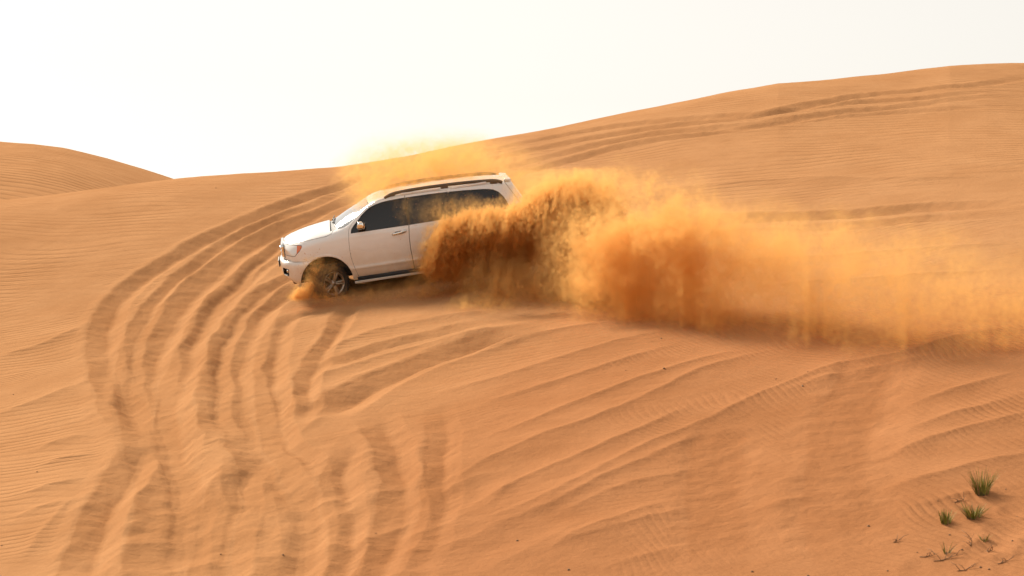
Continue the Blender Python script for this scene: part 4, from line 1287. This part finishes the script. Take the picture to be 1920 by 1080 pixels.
# the golden plume over the roof
B_ROOF = [(690, 345, 40.8, 38, 34, .6, .55), (730, 325, 40.9, 50, 38, .7, .9), (790, 310, 41.0, 60, 36, .8, 1.0), (850, 305, 41.1, 60, 34, .8, .9), (910, 305, 41.2, 60, 30, .8, .6), (965, 330, 41.2, 40, 34, .7, .5), (760, 285, 41.0, 60, 30, .6, .14), (675, 372, 40.4, 18, 18, .3, .5), (1010, 350, 40.6, 50, 34, .8, .6), (830, 270, 41.0, 70, 22, .6, .05), (715, 352, 40.7, 36, 22, .5, .9), (780, 338, 40.9, 50, 18, .5, .8), (850, 326, 41.0, 50, 14, .5, .5), (660, 330, 40.9, 40, 26, .6, .25)]
def dens_roof(x, y, z):
    px, py = to_px(x, y, z)
    E0 = blobs(px, py, y, B_ROOF)
    m = np.nonzero(E0 > .02)[0]
    out = np.zeros(len(x), np.float32)
    X_, Y_, Z_ = x[m], y[m], z[m]; E = E0[m]
    wa = samp(TILE_A, X_ / 2.1 + .5, Y_ / 2.1, Z_ / 2.1)
    xs = X_ + .10 * wa; zs = Z_ - .13 * X_ + .08 * wa
    n = .6 * samp(TILE_A, xs / 2.6, Y_ / 2.0, zs / 1.5 + .2) + .4 * samp(TILE_B, xs / 1.3, Y_ / 1.0, zs / .9)
    out[m] = 2.3 * E * np.clip(.28 + .85 * n, 0.02, 2.5)
    # keep the inside of the cabin clear
    inv = np.array(car.matrix_world.inverted())
    lx = inv[0, 0] * X_ + inv[0, 1] * Y_ + inv[0, 2] * Z_ + inv[0, 3]; ly = inv[1, 0] * X_ + inv[1, 1] * Y_ + inv[1, 2] * Z_ + inv[1, 3]; lz = inv[2, 0] * X_ + inv[2, 1] * Y_ + inv[2, 2] * Z_ + inv[2, 3]
    return out

# sand thrown by the front wheel
B_FRONT = [(566, 548, 39.35, 13, 9, .16, 1.0), (577, 538, 39.4, 10, 12, .16, 1.0), (556, 557, 39.25, 12, 6, .14, .8), (588, 515, 39.55, 14, 24, .16, .5), (608, 536, 39.25, 26, 24, .12, .46), (602, 497, 39.6, 26, 14, .16, .45), (610, 558, 39.2, 40, 8, .2, .35), (660, 555, 39.2, 40, 12, .25, .25)]
def dens_front(x, y, z):
    px, py = to_px(x, y, z)
    E0 = blobs(px, py, y, B_FRONT)
    m = np.nonzero(E0 > .02)[0]
    out = np.zeros(len(x), np.float32)
    X_, Y_, Z_ = x[m], y[m], z[m]; E = E0[m]
    wa = samp(TILE_A, X_ / 1.1, Y_ / 1.1, Z_ / 1.1)
    n = .5 * samp(TILE_A, (X_ - .5 * Z_ + .05 * wa) / 1.0, Y_ / 1.0, (Z_ + .6 * X_) / 2.0) + .5 * samp(TILE_B, (X_ - .6 * Z_ + .05 * wa) / .5, Y_ / .5, (Z_ + .6 * X_) / 1.4)
    g = Z_ - ground_many(X_, Y_)
    out[m] = 15.0 * smooth01((E + .62 * n - .50) / .30) * E + 7.0 * E * np.clip(.3 + .8 * n, 0, 3)
    out[m] *= smooth01((g + .03) / .05)
    return out

VQ = 1.0
WAX = ((1.0, 0.0), (0.0, 1.0))
d1 = fog('dust_burst', (-3.3, 35.6, CAM_Z - 1.6), WAX, (6.0, 4.6, 4.0), .036 * VQ, dens_burst, M_DUST)
tag(d1, 'thick folded sheets of orange sand bursting from the rear wheel', kind='stuff')
_c, _s = math.cos(math.radians(-36)), math.sin(math.radians(-36))
d2 = fog('dust_cloud', (-2.67, 34.75, CAM_Z - 2.6), ((_c, _s), (-_s, _c)), (15.5, 8.3, 5.2), .05 * VQ, dens_trail, M_DUST)
tag(d2, 'long drifting cloud of orange dust trailing behind the car', kind='stuff')
d3 = fog('dust_plume', (-3.9, 39.2, CAM_Z + 1.2), WAX, (5.0, 3.6, 2.6), .05 * VQ, dens_roof, M_DUST)
tag(d3, 'golden plume of dust blowing over the car roof', kind='stuff')
d4 = fog('dust_puff', (-4.75, 38.8, CAM_Z - .45), WAX, (1.9, 1.1, 1.1), .018 * VQ, dens_front, M_DUST)
tag(d4, 'small spray of sand thrown up by the turned front wheel', kind='stuff')

# single grains and clots flying round the edges of the burst and falling out of the trail
def flying_sand(n, seed):
    rng = np.random.default_rng(seed)
    P = []
    for blob, cnt in ((B_BURST, int(n * .55)), (B_VEIL, int(n * .25)), (B_FRONT, int(n * .2))):
        w = np.array([b[6] for b in blob]); w = w / w.sum()
        k = rng.choice(len(blob), cnt, p=w)
        b = np.array(blob)[k]
        g = rng.standard_normal((cnt, 3)) * .85
        d = b[:, 2] + g[:, 2] * b[:, 5]; px = b[:, 0] + g[:, 0] * b[:, 3]; py = b[:, 1] + g[:, 1] * b[:, 4]
        P.append(np.stack([(px - 960) / FPX * d, d, CAM_Z + (540 - py) / FPX * d], 1))
    P = np.vstack(P)
    P = P[P[:, 2] > ground_many(P[:, 0], P[:, 1]) + .02]
    r = .0035 + .007 * rng.random(len(P)) ** 4
    T4 = np.array([(1, 1, 1), (-1, -1, 1), (-1, 1, -1), (1, -1, -1)]) * .7
    V = (P[:, None, :] + T4[None] * r[:, None, None] * (.6 + .8 * rng.random((len(P), 4, 1)))).reshape(-1, 3)
    Fc = (np.arange(len(P))[:, None, None] * 4 + np.array([(0, 1, 2), (0, 2, 3), (0, 3, 1), (1, 3, 2)])[None]).reshape(-1, 3)
    return mesh_obj('flying_sand', V.tolist(), Fc.tolist(), plain('sand_grain', (.44, .20, .07), rough=.95, spec=.1), smooth=False)
tag(flying_sand(9000, 3), 'loose grains of sand flying round the wheels', kind='stuff')

# ------------------------------------------------------------------ grass tufts and dry bits, lower right
def grass_mat(name, c0, c1):
    m, n, l, p = new_mat(name)
    tc = n.new('ShaderNodeTexCoord'); nz = n.new('ShaderNodeTexNoise'); nz.inputs['Scale'].default_value = 14; l.new(tc.outputs['Object'], nz.inputs['Vector'])
    r = n.new('ShaderNodeValToRGB'); r.color_ramp.elements[0].position = .35; r.color_ramp.elements[0].color = (*c0, 1); r.color_ramp.elements[1].position = .68; r.color_ramp.elements[1].color = (*c1, 1)
    l.new(nz.outputs['Fac'], r.inputs['Fac']); l.new(r.outputs['Color'], p.inputs['Base Color'])
    p.inputs['Roughness'].default_value = .6; p.inputs['Specular IOR Level'].default_value = .3
    return m
M_GREEN = grass_mat('grass_green', (.13, .155, .020), (.33, .31, .07))
M_DRY = grass_mat('grass_dry', (.20, .12, .045), (.34, .22, .10))
M_TWIG = plain('dry_twig', (.21, .11, .048), rough=.85, var=.4, bscale=60)
M_STEM = plain('root_litter', (.12, .065, .028), rough=.9, var=.4, bscale=40)

def blades(name, n, h, spread, lean, w, mat, parent, rng, droop=.35):
    V = []; Fc = []
    for _ in range(n):
        a = rng.uniform(0, 2 * math.pi); r0 = spread * .35 * math.sqrt(rng.random())
        bx, by = r0 * math.cos(a), r0 * math.sin(a)
        L = h * rng.uniform(.45, 1.05); out = lean * rng.uniform(.1, 1.0); da = a + rng.uniform(-.5, .5)
        tw = rng.uniform(0, math.pi); tx, ty = math.cos(tw), math.sin(tw)
        k0 = len(V); S = 5
        for i in range(S + 1):
            t = i / S
            rr = out * L * (t + droop * t * t)
            zz = L * (t - .18 * out * t * t) - .02
            ww = w * (1 - t ** 1.6) * .5 + .0006
            V.append((bx + rr * math.cos(da) - tx * ww, by + rr * math.sin(da) - ty * ww, zz)); V.append((bx + rr * math.cos(da), by + rr * math.sin(da) + ww * .5, zz + ww * .3)); V.append((bx + rr * math.cos(da) + tx * ww, by + rr * math.sin(da) + ty * ww, zz))
        for i in range(S):
            b = k0 + i * 3
            Fc.append((b, b + 1, b + 4, b + 3)); Fc.append((b + 1, b + 2, b + 5, b + 4))
    o = mesh_obj(name, V, Fc, mat, parent)
    o['kind'] = 'stuff'
    return o

def on_ground(px, py):
    c = hit(px, py)
    return Vector((c[0], c[1], ground_z(c[0], c[1])))

def litter(name, r, n, parent, rng):
    """low collar of trapped sand and dead leaf bases"""
    V = []; Fc = []
    N = 20
    for i in range(4):
        for k in range(N):
            a = 2 * math.pi * k / N; q = r * (1 - i / 4) * (1 + .25 * rng.uniform(-1, 1))
            V.append((q * math.cos(a), q * math.sin(a), -.02 + .03 * (i / 4) + .008 * rng.random()))
    V.append((0, 0, .022))
    for i in range(3):
        for k in range(N):
            Fc.append((i * N + k, i * N + (k + 1) % N, (i + 1) * N + (k + 1) % N, (i + 1) * N + k))
    for k in range(N): Fc.append((3 * N + k, 3 * N + (k + 1) % N, 4 * N))
    return mesh_obj(name, V, Fc, M_STEM, parent)

def tuft(px, py, h, spread, n, nd, lean, label, seed, w=.010):
    rng = random.Random(seed)
    t = empty('grass_tuft', on_ground(px, py))
    blades('green_blades', n, h, spread, lean, w, M_GREEN, t, rng)
    if nd: blades('dry_blades', nd, h * 1.12, spread * 1.15, lean * 1.35, w * .7, M_DRY, t, rng)
    litter('leaf_litter', spread * .36, 10, t, rng)
    tag(t, label, 'grass', 'grass tufts on the lower slope')
    return t
tuft(1842, 929, .33, .20, 85, 34, .50, 'largest and tallest green grass tuft on the sand', 1)
tuft(1824, 969, .20, .19, 90, 30, .75, 'bushy green grass tuft just below the tallest tuft', 2)
tuft(1773, 980, .18, .14, 75, 16, .45, 'compact green grass tuft standing leftmost of the three bushy tufts', 3)
tuft(1846, 1013, .12, .08, 16, 6, .60, 'small sparse green sprout below the bushy tufts', 4, .009)
tuft(1774, 1038, .17, .07, 9, 12, .60, 'thin straggly half dry tuft nearest the bottom edge', 5, .007)

def twig(px, py, L, ang, label, seed, lift=.05):
    rng = random.Random(seed)
    L = L * .75; b = on_ground(px, py); t = empty('dry_twig', b)
    pts = []; 
    for i in range(6):
        s = i / 5 - .5
        x = s * L * math.cos(ang) + rng.uniform(-.015, .015); y = s * L * math.sin(ang) + rng.uniform(-.02, .02)
        z = ground_z(b.x + x, b.y + y) - b.z + .006 + lift * max(0, s) * rng.uniform(.6, 1.2)
        pts.append((x, y, z))
    st = tube('stem', pts, [.004, .005, .0045, .004, .003, .0015], M_TWIG, t, n=6)
    for i in (1, 2, 3, 4):
        p = Vector(pts[i]); q = p + Vector((rng.uniform(-.10, .10), rng.uniform(-.12, .12), rng.uniform(.02, .09)))
        tube('side_shoot', [p, (p + q) / 2 + Vector((0, 0, .015)), q], [.004, .003, .0015], M_TWIG, t, n=5)
    tag(t, label, 'twig', 'dry twigs among the grass')
twig(1802, 942, .24, .3, 'dark dry twig lying left of the tallest grass tuft', 11, .06)
twig(1822, 1020, .16, 1.2, 'short upright dry twig left of the small sprout', 12, .16)
twig(1778, 1047, .42, .15, 'longest dry twig spread below the straggly tuft', 13, .05)
twig(1744, 1044, .26, -.2, 'dry twig left of the straggly tuft', 14, .05)
twig(1856, 1028, .12, .6, 'dark little dry root clump under the small sprout', 15, .05)
twig(1885, 1050, .26, .4, 'dry twig nearest the right edge of the frame', 16, .03)
twig(1812, 1068, .26, .1, 'dry twig lying by the bottom edge of the frame', 17, .03)
twig(1682, 1016, .10, .3, 'small dry twig lying alone between furrow and grass', 18, .02)

# loose bits of gravel and dead leaf
rng = random.Random(5)
V = []; Fc = []
spots = [(1515, 1077), (1505, 734), (1664, 1071), (1410, 1071), (1245, 708), (1066, 1071), (970, 1017), (70, 886), (705, 1003), (414, 1030), (1907, 967), (1720, 1036), (405, 353), (1240, 640)] + [(rng.uniform(1620, 1915), rng.uniform(900, 1078)) for _ in range(8)] + [(rng.uniform(0, 1900), rng.uniform(650, 1078)) for _ in range(6)]
for k, (px, py) in enumerate(spots):
    c = on_ground(px, py); r = rng.uniform(.008, .016) * (1.35 if k < 6 else 1)
    k0 = len(V)
    for i in range(3):
        for j in range(6):
            a = 2 * math.pi * (j + .5 * i) / 6; q = r * (1.0, 1.1, .5)[i] * rng.uniform(.7, 1.3)
            V.append((c.x + q * math.cos(a), c.y + q * math.sin(a), c.z + r * (-.4, .4, 1.0)[i]))
    for i in range(2):
        for j in range(6):
            Fc.append((k0 + i * 6 + j, k0 + i * 6 + (j + 1) % 6, k0 + (i + 1) * 6 + (j + 1) % 6, k0 + (i + 1) * 6 + j))
    Fc.append(tuple(k0 + 12 + j for j in range(6)))
tag(mesh_obj('gravel', V, Fc, M_TWIG), 'scattered dark crumbs and bits of gravel on the sand', kind='stuff')
